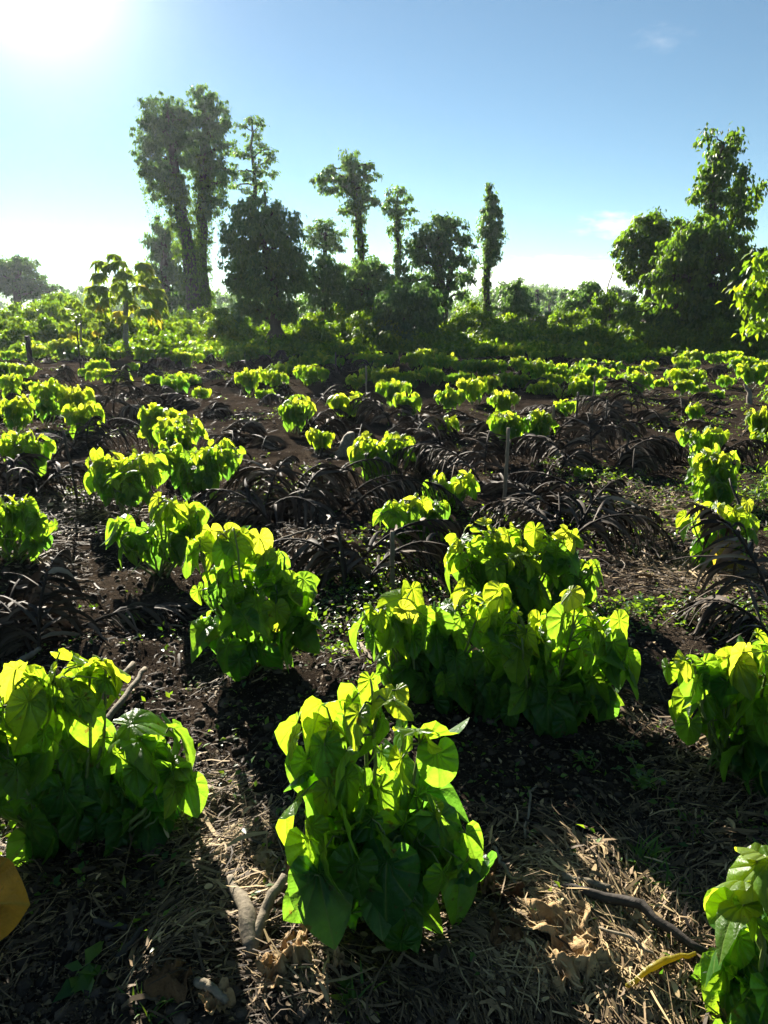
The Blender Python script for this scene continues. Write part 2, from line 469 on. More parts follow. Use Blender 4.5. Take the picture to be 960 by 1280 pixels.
# ------------------------------------------------------------------ kava plants
def kava(px, py, lobes, label, lod='mid', L=.17, dens=1.0, cat='kava bush', group='heart-leaved kava bushes in the field', tone=0.0, yellow=0, name='kava_plant', seed=0, dy=None):
    r = np.random.default_rng(seed + int(px * 7 + py * 13))
    B = G(px, py)
    root = empty(name, B, label, cat, group); place_root(root)
    D0 = B[1]
    cs = []
    for i, lb in enumerate(lobes):
        off = r.uniform(-.5, .5)
        c = W(lb[0], lb[1], D0)
        L_ = L * .86; rad = lb[2] * .90 * depth(c) / F
        o_ = (lb[3] if len(lb) > 3 else off * rad * 1.6)
        c = W(lb[0], lb[1], D0 + o_); c[2] = max(c[2], B[2] + rad * .55)
        cs.append((c, rad))
    zs = [c[2] + q for c, q in cs]; ztop = max(zs)
    fol_all = []
    detail = lod in ('hi', 'mid')
    nst = 0
    for i, (c, rad) in enumerate(cs):
        n = int(np.clip({'hi': 1.12, 'mid': 1.25, 'low': 1.4}[lod] * dens * 4 * math.pi * rad ** 2 / (L_ * L_ * .55), 7, 400))
        k = np.arange(n) + .5
        phi = math.pi * (1 + 5 ** .5) * k + r.uniform(0, 6.28)
        cz = 1 - 1.62 * k / n
        cz = np.clip(cz + r.normal(0, .16, n), -.9, 1)
        sz = np.sqrt(1 - cz ** 2)
        dirs = np.stack([sz * np.cos(phi), sz * np.sin(phi), cz], 1)
        fr = np.where(r.random(n) < .8, r.uniform(.72, 1.18, n), r.uniform(.25, .72, n))
        p = c + dirs * (rad * fr)[:, None]
        az_ = np.arctan2(dirs[:, 1], dirs[:, 0]) + r.normal(0, .45, n) * (1 + 2 * (cz > .8))
        ho = np.stack([np.cos(az_), np.sin(az_), np.zeros(n)], 1)
        # blades at the top lie flatter, lower ones hang
        pitch = np.clip(R(24) + (1 - cz) * R(34) + r.normal(0, R(20), n), np.where(cz > .35, R(-8), R(38)), R(95))
        d = ho * np.cos(pitch)[:, None]; d[:, 2] = -np.sin(pitch)
        nn = ho * np.sin(pitch)[:, None]; nn[:, 2] = np.cos(pitch)
        nn = nn + r.normal(0, .55, (n, 3))
        X, Y, Z = frames(d, nn)
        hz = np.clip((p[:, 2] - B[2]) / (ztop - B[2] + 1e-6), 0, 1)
        sc = L_ * r.uniform(.5, 1.2, n) * (1.08 - .32 * hz)
        # a few small new leaves at the shoot tips
        sc = np.where((cz > .8) & (r.random(n) < .3), sc * .6, sc)
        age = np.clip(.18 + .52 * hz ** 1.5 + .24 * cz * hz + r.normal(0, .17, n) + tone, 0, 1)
        base = p - d * (sc * .3)[:, None]
        base[:, 2] = np.maximum(base[:, 2], B[2] + .03)
        mb = MB()
        tpl = HEART[lod]; which = r.integers(0, len(tpl), n)
        for t in range(len(tpl)):
            s_ = which == t
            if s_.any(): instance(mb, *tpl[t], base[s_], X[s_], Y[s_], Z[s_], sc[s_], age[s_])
        # stem to this lobe with petioles
        st = MB()
        ns = 2 if detail else 1
        tips = []
        for q in range(ns):
            b0 = B + np.array([r.normal(0, .035), r.normal(0, .035), -.03])
            top = c + np.array([r.normal(0, rad * .35), r.normal(0, rad * .35), rad * r.uniform(.2, .6)])
            t_ = np.linspace(0, 1, 9)[:, None]
            bow = np.array([top[0] - b0[0], top[1] - b0[1], 0]) * .35
            pts = b0 + (top - b0) * t_ + bow * (np.sin(t_ * math.pi) * .5) + r.normal(0, .006, (9, 3)) * (t_ * (1 - t_) * 4)
            tube(st, pts, np.linspace(.0085, .004, 9), 5 if detail else 4)
            tips.append(pts)
        if detail:
            al = np.concatenate([t[3:] for t in tips])
            for j in range(n):
                dd = np.linalg.norm(al - base[j], axis=1) + np.maximum(al[:, 2] - base[j][2], 0)
                a0 = al[np.argmin(dd)]
                mid = (a0 + base[j]) / 2 + np.array([0, 0, .02])
                if np.linalg.norm(a0 - base[j]) < .45:
                    tube(st, [a0, mid, base[j]], [.0035, .0028, .0024], 4, cap=False)
        so_ = st.build('stem', M['stem'], root)
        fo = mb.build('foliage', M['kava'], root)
        fo.parent = so_
    for q in range(yellow):
        c, rad = cs[r.integers(0, len(cs))]
        c = c + np.array([r.uniform(-1, 1) * rad, -rad * 1.02, -rad * r.uniform(.2, .7)])
        mb = MB(); d = np.array([[r.normal(0, .2), -.35, -.9]]); X, Y, Z = frames(d, np.array([[0, -1., .3]]))
        instance(mb, *HEART['mid' if lod == 'low' else lod][q % 2], c[None], X, Y, Z, [L * .85], [r.random()])
        yl = mb.build('leaf', M['yellow'], root); yl['label'] = 'yellowed ageing leaf low on the bush'
    return root


def auto_lobes(x0, x1, ty, by, seed):
    r = np.random.default_rng(seed)
    h, w_ = by - ty, x1 - x0
    rr = min(.34 * h, .36 * w_)
    nt_ = max(1, int(round((w_ - .6 * rr) / (1.35 * rr))))
    xs = np.linspace(x0 + rr * .9, x1 - rr * .9, nt_) if nt_ > 1 else [(x0 + x1) / 2]
    out = []
    for x in xs:
        e = abs((x - (x0 + x1) / 2) / max(w_ / 2, 1))
        out.append((x + r.uniform(-.1, .1) * rr, ty + rr * (.95 + .55 * e * r.uniform(.3, 1.2)), rr * r.uniform(.85, 1.1)))
    nb = max(1, nt_ - 1) if h > 30 else 1
    xs = np.linspace(x0 + rr * 1.2, x1 - rr * 1.2, nb) if nb > 1 else [(x0 + x1) / 2]
    for x in xs: out.append((x, by - rr * 1.05, rr * 1.05))
    return out


# the bushes nearest to the camera, with their mounds of leaves
kava(470, 1140, [(400, 925, 48, .02), (462, 905, 58, 0), (520, 935, 42, .03), (415, 1000, 58, -.05), (480, 985, 55, .08), (450, 1070, 62, -.12), (530, 1060, 60, -.05),
                 (400, 1105, 42, -.14), (575, 1085, 36, 0), (480, 1130, 50, -.12)],
     'tall kava bush beside the forked grey root, with big round leaves hanging low', 'hi', .165)
kava(90, 1045, [(20, 885, 62), (85, 872, 55, .0), (125, 850, 32), (-5, 965, 66), (80, 955, 66), (185, 945, 52), (215, 985, 34), (140, 1000, 58), (60, 1030, 48), (190, 1030, 36), (-60, 920, 66)],
     'wide kava bush spreading over the two pale sticks', 'hi', .17)
kava(530, 885, [(470, 785, 34), (505, 785, 42), (540, 800, 40), (495, 835, 34), (580, 775, 40), (620, 765, 30), (560, 850, 48), (600, 860, 46), (530, 860, 38)],
     'kava bush with a low arching left shoulder, merging into the larger bush at its side', 'hi', .165)
kava(675, 905, [(645, 800, 40), (705, 790, 50), (745, 805, 40), (772, 835, 24), (690, 850, 50), (640, 855, 44), (650, 895, 42), (725, 870, 42), (690, 900, 40)],
     'dense round-topped kava bush in mid field above the shaded bare soil', 'hi', .17)
kava(650, 770, [(575, 700, 26), (600, 685, 32), (635, 682, 30), (670, 695, 30), (705, 692, 30), (735, 715, 20), (650, 725, 40), (700, 730, 36), (600, 720, 28), (650, 752, 30)],
     'twin-mounded kava bush directly behind the big central pair', 'hi', .165)
kava(318, 840, [(250, 690, 22), (290, 680, 30), (335, 705, 30), (370, 745, 28), (280, 735, 40), (330, 760, 42), (262, 790, 28), (310, 810, 34), (365, 790, 28), (385, 780, 16)],
     'leafy upright kava bush leaning over the dead frond with a crumpled tip', 'hi', .165)
kava(200, 715, [(150, 665, 20), (170, 680, 22), (208, 640, 26), (240, 648, 20), (205, 680, 28), (235, 680, 22)],
     'lopsided kava bush with one low shoot, left behind the upright leafy one', 'mid', .165)
kava(20, 695, [(0, 640, 24), (25, 640, 24), (50, 655, 18), (10, 670, 24), (45, 675, 18), (-30, 660, 24)], 'rounded kava bush above the upright dark frond at the picture edge', 'mid', .165)
kava(905, 985, [(865, 840, 30), (905, 850, 36), (950, 835, 40), (880, 890, 40), (925, 900, 44), (980, 880, 50), (930, 955, 36), (985, 950, 50)],
     'kava bush with drooping leaves at the right edge above the dark soil', 'hi', .165)
kava(965, 1290, [(938, 1140, 42), (962, 1098, 36), (925, 1185, 34), (965, 1195, 50), (912, 1235, 32), (950, 1255, 50), (1010, 1150, 56), (1010, 1240, 56), (930, 1285, 46)],
     'large pale kava bush cut off by the bottom right corner', 'hi', .145)

MID = [  # x0, x1, top, base, label
    (858, 925, 560, 635, 'upper kava bush of the pair behind the leaning dark stick'),
    (853, 945, 622, 712, 'kava bush with yellowing leaves in front of the leaning dark stick'),
    (112, 205, 560, 640, 'bright round kava bush beside the thin dark stick on open soil'),
    (195, 302, 540, 622, 'dark green kava bush with the densest shade, behind the frond arch'),
    (192, 250, 518, 580, 'small-topped kava bush peeking over the dark dense one'),
    (172, 226, 504, 560, 'kava bush at the back of the stepped row of four'),
    (475, 560, 622, 680, 'low kava bush over a short pale stake in mid field'),
    (533, 597, 586, 638, 'compact kava bush just behind the short stake'),
    (436, 516, 538, 602, 'vivid kava bush beside the grey stump'),
    (0, 62, 536, 600, 'broad kava bush over fronds at the left edge of the path'),
    (847, 906, 528, 572, 'kava bush on the far side of the dry clearing'),
    (609, 656, 510, 560, 'kava bush on the tall pale stake'),
    (652, 694, 512, 562, 'kava bush touching the one on the tall stake, reaching to a second stake'),
]
for i, (x0, x1, ty, by, lab) in enumerate(MID):
    kava((x0 + x1) / 2, by, auto_lobes(x0, x1, ty, by, i + 5), lab, 'mid', .14 + .035 * ((i * 3) % 4) / 3, yellow=3 if 'yellowing' in lab else 0, tone=.1 if 'yellowing' in lab else (-.12 if 'dark green' in lab else .03))

FAR = [
    (38, 78, 474, 525, 'left half of the double kava clump behind the left path'), (70, 117, 478, 527, 'right half of the double kava clump behind the left path'),
    (78, 127, 502, 545, 'kava bush rising from a ring of dark fronds near the thin stick'), (0, 40, 494, 540, 'flat kava bush on a bare stem at the left edge'),
    (0, 28, 466, 500, 'small kava bush half out of frame under the left bank'), (345, 393, 495, 538, 'yellow-green kava bush beside the deepest frond heap'),
    (383, 416, 535, 563, 'little kava bush left of the grey stump'), (411, 455, 490, 525, 'neat domed kava bush with bare soil at its left'),
    (293, 330, 461, 488, 'kava bush in front of the tall round tree, first of three'), (327, 362, 462, 487, 'kava bush in front of the tall round tree, second of three'),
    (366, 410, 455, 482, 'kava bush in front of the tall round tree, third of three'), (201, 234, 467, 494, 'lone kava bush among fronds below the twin trees'),
    (434, 458, 467, 486, 'tiny kava bush beside a thin upright stick'), (462, 500, 458, 486, 'kava bush at the start of the bright central row'),
    (488, 530, 487, 522, 'bushy front kava of the bright central cluster'), (470, 515, 475, 505, 'kava bush tucked behind the front one of the central cluster'),
    (541, 582, 484, 513, 'round kava bush beside the central cluster'), (570, 612, 474, 502, 'kava bush behind the round one beside the central cluster'),
    (596, 628, 469, 490, 'rear kava bush of the bright central row'), (612, 650, 488, 516, 'kava bush behind the tall stake pair'),
    (539, 575, 521, 545, 'low kava bush alone amid flattened fronds'), (711, 757, 472, 500, 'flat-topped kava bush on a dark stem beside the dry tuft'),
    (776, 816, 465, 494, 'kava bush on top of the tall dark frond heap'), (800, 822, 451, 466, 'small yellow kava at the head of the bare path'),
    (838, 882, 458, 486, 'kava bush right of the bare path head'), (843, 866, 475, 492, 'low kava at the foot of the bush right of the path'),
    (856, 880, 503, 525, 'single small kava above dark fronds right of the path'), (918, 962, 450, 484, 'pale kava clump beside the split grey log'),
    (930, 965, 510, 542, 'bright kava bush at the right edge over grass'), (728, 762, 455, 480, 'dim kava bush behind the flat-topped one'),
    (668, 698, 476, 492, 'small kava in front of the peaked frond'), (725, 745, 448, 462, 'tiny yellow-topped kava at the shaded end of the field'),
    (525, 562, 440, 470, 'shaded kava bush, first of the dark back row'), (578, 634, 447, 474, 'widest shaded kava of the dark back row'),
    (636, 657, 445, 464, 'narrow shaded kava of the dark back row'), (654, 694, 449, 476, 'shaded kava bush behind the peaked frond'),
    (694, 726, 454, 478, 'last shaded kava of the dark back row'), (560, 592, 464, 484, 'dim kava between the back row and the bright row'),
    (528, 558, 460, 482, 'dim kava beneath the first of the dark back row'), (620, 660, 466, 484, 'dim low kava below the narrow one of the back row'),
    (500, 530, 462, 484, 'kava bush between bright cluster and shaded row'), (168, 194, 436, 452, 'small kava at the foot of the papaya tree'),
    (212, 254, 440, 458, 'flat kava below the leaning twin trunks'), (275, 336, 430, 452, 'broad kava mound against the shaded bank'),
    (253, 270, 434, 450, 'small bright kava left of the broad mound'), (108, 162, 460, 478, 'pale flat-topped kava raised on dark fronds'),
    (240, 262, 484, 500, 'tiny pale kava among the left frond rows'), (405, 430, 446, 462, 'dim kava in front of the green bank'),
    (440, 470, 444, 462, 'dim kava under the draped dense mound'), (690, 720, 500, 520, 'sparse kava in the dry tuft beside thin stakes'),
    (30, 60, 430, 448, 'kava low against the left bank by the dark stump'), (60, 100, 424, 446, 'kava spreading right of the dark stump'),
    (110, 135, 430, 444, 'little bright kava between the two papaya trunks'), (880, 910, 440, 456, 'small dim kava below the right tree mass'),
    (770, 800, 440, 456, 'dim kava at the far end of the bare path'), (478, 500, 438, 456, 'shaded kava left end of the dark back row'),
    (720, 738, 590, 604, 'tiny seedling kava on the frond tent'), (660, 690, 438, 452, 'dim kava hidden behind the back row'),
]
for i, (x0, x1, ty, by, lab) in enumerate(FAR):
    kava((x0 + x1) / 2, by + 2, auto_lobes(x0, x1, ty, by, i + 50), lab, 'low', .13 + .06 * ((i * 37) % 10) / 10, tone=.14 * (((i * 53) % 11) / 5 - 1) + (-.1 if 'shaded' in lab or 'dim' in lab else .1))  # shade on the shaded and dim bushes is put into their leaf colour


BACK = [  # x0, x1, y0, y1, n, group, label
    (0, 150, 436, 452, 7, 'last kava row left', 'tiny kava in the last row under the left bank'),
    (150, 300, 436, 452, 8, 'last kava row papaya', 'tiny kava in the last row between papaya and round tree'),
    (360, 480, 442, 466, 9, 'last kava row centre', 'tiny dim kava before the green bank right of the round tree'),
    (500, 620, 438, 456, 9, 'last kava row mound', 'tiny shaded kava in front of the draped mound and column'),
    (620, 760, 436, 452, 10, 'last kava row right', 'tiny shaded kava below the slope right of the column'),
    (780, 960, 438, 456, 10, 'last kava row far right', 'tiny kava below the right-hand tree mass'),
    (130, 340, 455, 485, 8, 'kava among left fronds', 'tiny kava poking out of the far left fronds'),
    (480, 640, 458, 498, 10, 'kava of the central rows', 'tiny kava filling the bright central rows'),
    (720, 800, 458, 500, 6, 'kava by the dark heap', 'tiny kava around the tall dark frond heap'),
    (820, 960, 462, 520, 9, 'kava right of the path', 'tiny kava in the grass right of the bare path'),
    (0, 130, 455, 520, 8, 'kava among the left rows', 'tiny kava poking out of the left-edge fronds'),
    (330, 480, 458, 510, 10, 'kava between the heaps', 'tiny kava between the frond heaps left of centre'),
    (640, 720, 478, 500, 4, 'kava by stakes', 'tiny kava between the thin stakes'),
]
for bi, (x0, x1, y0, y1, n, grp, lab) in enumerate(BACK):
    r = np.random.default_rng(4000 + bi)
    for i in range(n):
        px = x0 + (x1 - x0) * (i + r.uniform(.1, .9)) / n; py = r.uniform(y0, y1); w_ = r.uniform(16, 34); h_ = w_ * r.uniform(.45, .7)
        kava(px, py, auto_lobes(px - w_ / 2, px + w_ / 2, py - h_, py, 4100 + bi * 30 + i), lab, 'low', .17, group=grp, tone=r.uniform(-.1, .15))


# ------------------------------------------------------------------ dead palm fronds
def frond(base, azd, Lf, e0, e1, label, nl=24, ll=.38, wk=1.35, group='dead palm fronds shading the kava rows', droop=1.0, seed=0, crumple=False):
    if e0 > 60: e0 = 60 + (e0 - 60) * .45
    e1 = min(e1, 5) - 15
    r = np.random.default_rng(seed)
    base = np.asarray(base, float)
    root = empty('dead_palm_frond', base, label, 'palm frond', group); place_root(root)
    n = 16
    az_ = R(azd); h = np.array([math.cos(az_), math.sin(az_), 0]); up = np.array([0, 0, 1.0]); side = np.cross(h, up)
    t = np.linspace(0, 1, n); e = R(e0) + (R(e1) - R(e0)) * t ** 1.3
    step = Lf / (n - 1)
    pts = [base - up * .05]
    for i in range(n - 1): pts.append(pts[-1] + step * (h * math.cos(e[i]) + up * math.sin(e[i]) + side * .12 * math.sin(t[i] * 2 + seed)))
    pts = np.array(pts)
    g = ground_h(pts[:, 0], pts[:, 1]); pts[1:, 2] = np.maximum(pts[1:, 2], g[1:] + .02)
    mb = MB(); tube(mb, pts, np.linspace(.012, .003, n), 5); mb.build('rachis', M['rachis'], root)
    fb = MB(); ns = 6
    tan = norm(np.gradient(pts, axis=0))
    for s in (-1, 1):
        tt = np.linspace(.16, .99, nl) + r.normal(0, .008, nl)
        for q in tt:
            q = min(max(q, .05), 1)
            i = q * (n - 1); i0 = min(int(i), n - 2); f = i - i0
            p = pts[i0] * (1 - f) + pts[i0 + 1] * f; tg = tan[i0]
            sd = np.cross(tg, up); sd /= np.linalg.norm(sd) + 1e-6
            if r.random() < .1: continue
            L1 = ll * (math.sin(min(q * 1.15 + .12, 1) * math.pi) ** .6 * .75 + .25) * r.uniform(.7, 1.1)
            wd = r.uniform(.006, .012) * wk
            d = norm(s * sd * r.uniform(.45, 1.0) + tg * r.uniform(.3, 1.1) + up * r.uniform(-.35, .3) + r.normal(0, .12, 3))
            hang = droop * r.uniform(.35, 1.5)
            c = [p]; ds = []
            sl_ = L1 / ns
            for k in range(ns):
                d = norm(d + np.array([0, 0, -hang * .42]) + r.normal(0, .05, 3)); ds.append(d)
                nx = c[-1] + d * sl_
                gz = ground_h(nx[0], nx[1]) + .012
                if nx[2] < gz: nx[2] = gz
                c.append(nx)
            c = np.array(c); ds.append(ds[-1])
            nrm = np.cross(np.array(ds), sd * s + tg * .3 + r.normal(0, .25, 3)); wv = norm(np.cross(np.array(ds), nrm))
            wp = wd * np.array([.55, 1, 1, .9, .7, .45, .08])[:, None]
            mid = c + norm(nrm) * wd * .35
            v = np.concatenate([c - wv * wp, mid, c + wv * wp])
            m = ns + 1
            fs = [(k, k + 1, m + k + 1, m + k) for k in range(ns)] + [(m + k, m + k + 1, 2 * m + k + 1, 2 * m + k) for k in range(ns)]
            a = np.zeros((len(v), 3)); a[:, 2] = np.clip(r.normal(.42, .26), 0, 1)
            fb.add(v, fs, a)
    fb.build('foliage', M['frond'], root)
    return root


HANDF = [  # base px, base py, azimuth, length, start elev, end elev, leaflet length, label
    (48, 815, 100, .75, 82, 40, .34, 'upright dark frond spread like a fan at the left edge of the path'),
    (20, 800, 150, .70, 60, -20, .32, 'dark frond sagging left behind the fan-like one'),
    (432, 742, 110, .62, 86, -35, .34, 'dead frond with a crumpled folded tip behind the leafy upright bush'),
    (450, 745, 20, .85, 75, -60, .36, 'dead frond arching right beside the crumpled one'),
    (345, 660, 160, .95, 70, -50, .40, 'large arched frond drooping beside the lopsided bush'),
    (370, 655, 60, 1.0, 65, -40, .42, 'middle frond of the great black heap'),
    (420, 640, 10, 1.0, 60, -45, .40, 'frond arching over the right end of the great black heap'),
    (330, 640, 80, .8, 70, 0, .36, 'upright ribbed frond at the back of the great black heap'),
    (705, 675, 165, .85, 70, -45, .36, 'dead frond curving left over the bare soil by the tall stake'),
    (715, 672, 40, .75, 80, 10, .34, 'upright dead frond carrying the tiny seedling kava'),
    (735, 670, 10, .75, 70, -40, .34, 'dead frond sagging right from the seedling tent'),
    (975, 800, 100, .95, 80, 20, .42, 'thick black frond bundle at the right edge'),
    (970, 815, 150, .6, 70, -50, .36, 'black frond hanging left from the right-edge bundle'),
    (740, 590, 90, .9, 80, 0, .40, 'fan-shaped upright frond left of the dry clearing'),
    (720, 595, 170, .95, 65, -40, .40, 'frond bending left in the pile before the clearing'),
    (765, 595, 20, .9, 65, -45, .40, 'frond bending right in the pile before the clearing'),
    (100, 565, 170, .9, 62, -50, .38, 'frond curving left round the ringed kava'),
    (110, 562, 10, 1.0, 62, -55, .38, 'frond curving right round the ringed kava'),
    (108, 558, 90, .7, 80, 20, .34, 'upright frond at the centre of the ringed kava'),
    (30, 625, 20, .9, 55, -40, .38, 'black frond lying low under the left-edge bush'),
    (5, 625, 100, .8, 65, -20, .38, 'black frond standing behind the left-edge rounded bush'),
    (890, 575, 20, .9, 50, -35, .36, 'dark frond behind the pair at the leaning stick'),
    (575, 600, 150, .9, 65, -45, .40, 'frond arching left in the heap beside the tall stake'),
    (605, 598, 70, .9, 70, -20, .40, 'frond standing in the heap beside the tall stake'),
    (585, 590, 20, .9, 60, -45, .40, 'frond arching right in the heap beside the tall stake'),
    (700, 478, 100, 1.0, 70, -50, .45, 'peaked bent frond in front of the dark back row'),
    (790, 520, 95, 1.1, 80, -10, .5, 'tall dark frond standing beneath the heap-top kava'),
    (775, 522, 170, 1.0, 65, -50, .45, 'frond falling left from the tall dark heap'),
    (140, 515, 90, 1.3, 82, 10, .5, 'tall ribbed frond carrying the pale flat-topped kava'),
]
for i, (px, py, a, Lf, e0, e1, ll, lab) in enumerate(HANDF):
    frond(G(px, py), a, Lf, e0, e1, lab, nl=42, ll=ll * 1.1, seed=100 + i)
ZONES = [  # x0, x1, y0, y1, n, group, label
    (275, 455, 600, 665, 9, 'fronds of the great black heap', 'dead frond layered in the great black heap behind the upright bush'),
    (630, 775, 610, 690, 6, 'fronds of the seedling tent', 'dead frond layered in the tent around the tiny seedling kava'),
    (-20, 100, 765, 825, 4, 'fronds beside the fan frond', 'dead frond collapsed around the fan-like one at the left edge'),
    (385, 480, 705, 750, 3, 'fronds beside the crumpled frond', 'dead frond collapsed under the crumpled one'),
    (540, 640, 575, 610, 5, 'fronds left of the tall stake', 'dead frond collapsed in the heap left of the tall stake'),
    (690, 800, 570, 610, 6, 'fronds before the clearing', 'dead frond collapsed in the pile before the dry clearing'),
    (10, 70, 600, 640, 3, 'fronds under the left bush', 'dead frond flattened under the left-edge bush'),
    (0, 130, 452, 532, 18, 'dark fronds at the left rows', 'dark dead frond in the rows under the left bank'),
    (130, 260, 456, 535, 20, 'dark fronds below the papaya', 'dark dead frond in the rows below the papaya tree'),
    (245, 420, 490, 575, 17, 'dark fronds of the deepest heap', 'dead frond in the long dark heap left of the grey stump'),
    (480, 700, 448, 470, 14, 'fronds in the shaded back rows', 'dead frond in the shaded rows before the draped mound and column'),
    (740, 960, 446, 480, 14, 'fronds at the far right rows', 'dead frond in the far rows below the right-hand tree mass'),
    (250, 470, 452, 490, 24, 'dark fronds below the round tree', 'dead frond in the rows below the tall round tree'),
    (420, 560, 510, 575, 15, 'flattened fronds in mid field', 'flattened dead frond behind the vivid bush by the stump'),
    (560, 720, 490, 560, 8, 'fronds around the stakes', 'dead frond lying among the thin stakes'),
    (680, 800, 500, 570, 8, 'fronds left of the bare path', 'dead frond piled left of the bare path'),
    (820, 950, 490, 560, 7, 'fronds right of the bare path', 'dead frond bent over the grass right of the bare path'),
    (60, 480, 440, 452, 30, 'far fronds along the bank', 'dead frond in the last row along the shaded bank'),
    (520, 740, 462, 490, 14, 'fronds in the dark back row', 'dead frond between the dim kava of the back row'),
]
for zi, (x0, x1, y0, y1, n, grp, lab) in enumerate(ZONES):
    r = np.random.default_rng(900 + zi)
    for i in range(n):
        px, py = r.uniform(x0, x1), y0 + (y1 - y0) * ((i + r.random()) / n)
        frond(G(px, py), r.uniform(0, 180) if r.random() < .8 else r.uniform(180, 360), r.uniform(.7, 1.2), r.uniform(30, 66), r.uniform(-70, -25), lab,
              nl=34, wk=1.5, ll=r.uniform(.34, .5), group=grp, seed=1000 + zi * 50 + i)


# ------------------------------------------------------------------ sticks, stakes, stump, roots
def stick(name, pts, rad, mat, label, cat, k=7, jit=.004, group=None, forks=()):
    pts = np.asarray(pts, float)
    r = np.random.default_rng(int(abs(pts[0][0]) * 1000) + len(pts))
    def fine(pp, ra):
        n = 10; s = np.linspace(0, len(pp) - 1, n)
        q = np.stack([np.interp(s, np.arange(len(pp)), pp[:, i]) for i in range(3)], 1)
        q[1:-1] += r.normal(0, jit, (n - 2, 3))
        return q, np.interp(s, np.arange(len(pp)), np.broadcast_to(ra, (len(pp),))) * r.uniform(.88, 1.12, n)
    mb = MB(); q, ra = fine(pts, np.asarray(rad, float)); tube(mb, q, ra, k)
    o = mb.build(name, mat, origin=pts[0]); tag(o, label, cat, group)
    for fp, fr in forks:
        mb = MB(); q, ra = fine(np.asarray(fp, float), np.asarray(fr, float)); tube(mb, q, ra, k)
        c = mb.build('branch', mat, origin=pts[0]); c.location = (0, 0, 0); c.parent = o
    return o


def up_stake(px, by, ty, rad, mat, label, name='stake', cat='stake', lean=(0, 0), group=None):
    b = G(px, by); t = W(px, ty, b[1])
    h = t[2] - b[2]
    p = [b - [0, 0, .05], b + [lean[0] * .5, lean[1] * .5, h * .5], b + [lean[0], lean[1], h]]
    return stick(name, p, [rad, rad * .95, rad * .85], mat, label, cat, group=group, jit=rad * .12)


up_stake(630, 628, 535, .017, M['stake'], 'tall pale wooden stake standing under a kava bush', lean=(.01, 0))
up_stake(490, 752, 664, .015, M['stake'], 'short pale wooden stake under the low kava bush', lean=(.0, 0))
up_stake(689, 562, 506, .017, M['stake'], 'pale stake right of the touching kava pair')
up_stake(719, 545, 490, .017, M['darkwood'], 'dark stake under the flat-topped kava')
up_stake(740, 520, 470, .015, M['stake'], 'thin stake behind the flat-topped kava')
up_stake(756, 540, 500, .013, M['darkwood'], 'slim dark stake left of the tall dark heap')
up_stake(98, 628, 540, .012, M['darkwood'], 'thin dark leaning stick on open soil beside the bright round bush', 'stick', 'stick', (-.08, .05))
up_stake(458, 500, 458, .018, M['stake'], 'thin upright stick beside the tiny kava')
up_stake(432, 742, 655, .010, M['darkwood'], 'thin black stick propping the crumpled frond', 'stick', 'stick', (-.04, .02))
up_stake(38, 455, 420, .08, M['darkwood'], 'charred dark stump against the left bank', 'tree_stump', 'stump')
up_stake(102, 470, 400, .018, M['darkwood'], 'thin dark pole below the small papaya', 'pole', 'pole')
up_stake(420, 470, 440, .02, M['stake'], 'short grey post in front of the green bank', 'post', 'post')
# grey broken stump between two bushes
b = G(432, 568); t = W(438, 541, b[1])
stick('broken_log', [b - [0, 0, .05], (b + t) / 2, t], [.12, .10, .04], M['root'], 'grey broken log sticking up beside the vivid kava bush', 'log', 9, .006)
b = G(945, 508); t = W(930, 480, b[1] + .2)
stick('broken_log', [b - [.1, 0, .03], (b + t) / 2, t], [.05, .045, .02], M['stake'], 'split grey log leaning in the grass at the right edge', 'log', 8, .01)
# leaning dark stick at the right
b = G(935, 705); t = W(912, 598, b[1] + .3)
stick('stick', [b - [0, 0, .05], (b + t) / 2 + [.02, 0, .03], t], [.014, .012, .007], M['darkwood'], 'dark stick leaning out of the kava bush with yellowing leaves', 'stick', 6, .004)


def flat(px, py, dz=.02):
    p = G(px, py); p[2] += dz; return p


stick('stick', [flat(85, 915, .03), flat(130, 872, .06), flat(168, 838, .08)], [.017, .016, .013], M['root'], 'pale peeled stick behind the wide bush, the longer of two', 'stick', 8, .004, 'pale sticks on the ground')
stick('stick', [flat(128, 908, .03), flat(160, 872, .05), flat(182, 842, .06)], [.014, .013, .011], M['root'], 'pale peeled stick behind the wide bush, the shorter of two', 'stick', 8, .003, 'pale sticks on the ground')
# forked grey root
c = flat(318, 1198, .015)
stick('forked_root', [c + [0, -.03, 0], flat(313, 1165, .035), flat(296, 1130, .03), flat(288, 1112, .03)], [.020, .024, .018, .012], M['root'],
      'forked Y-shaped grey root lying beside the tall bush', 'root', 10, .003, forks=[([c + [.0, .01, .005], flat(335, 1158, .05), flat(358, 1128, .07)], [.018, .015, .013])])
stick('stick', [flat(248, 1252, .03), flat(262, 1262, .045), flat(285, 1275, .03)], [.012, .012, .008], M['root'], 'short curved pale stick at the bottom edge', 'stick', 8, .003)
stick('stick', [flat(690, 1140, .02), flat(790, 1165, .05), flat(880, 1225, .03)], [.010, .013, .010], M['darkwood'], 'long black palm rib lying across the sunlit straw', 'stick', 8, .004)
stick('stick', [flat(700, 1128, .03), flat(760, 1142, .03)], [.012, .010], M['root'], 'short thick pale stalk in the sunlit straw', 'stick', 7, .002)
stick('stick', [flat(745, 1195, .05), flat(790, 1215, .06), flat(825, 1235, .03)], [.004, .004, .003], M['root'], 'thin bent pale twig over the tan dead leaves', 'twig', 5, .003)
stick('stick', [flat(780, 1262, .03), flat(820, 1238, .05), flat(865, 1225, .04)], [.006, .009, .004], M['yellow'], 'yellow curved leaf stalk beside the corner bush', 'stalk', 6, .002)
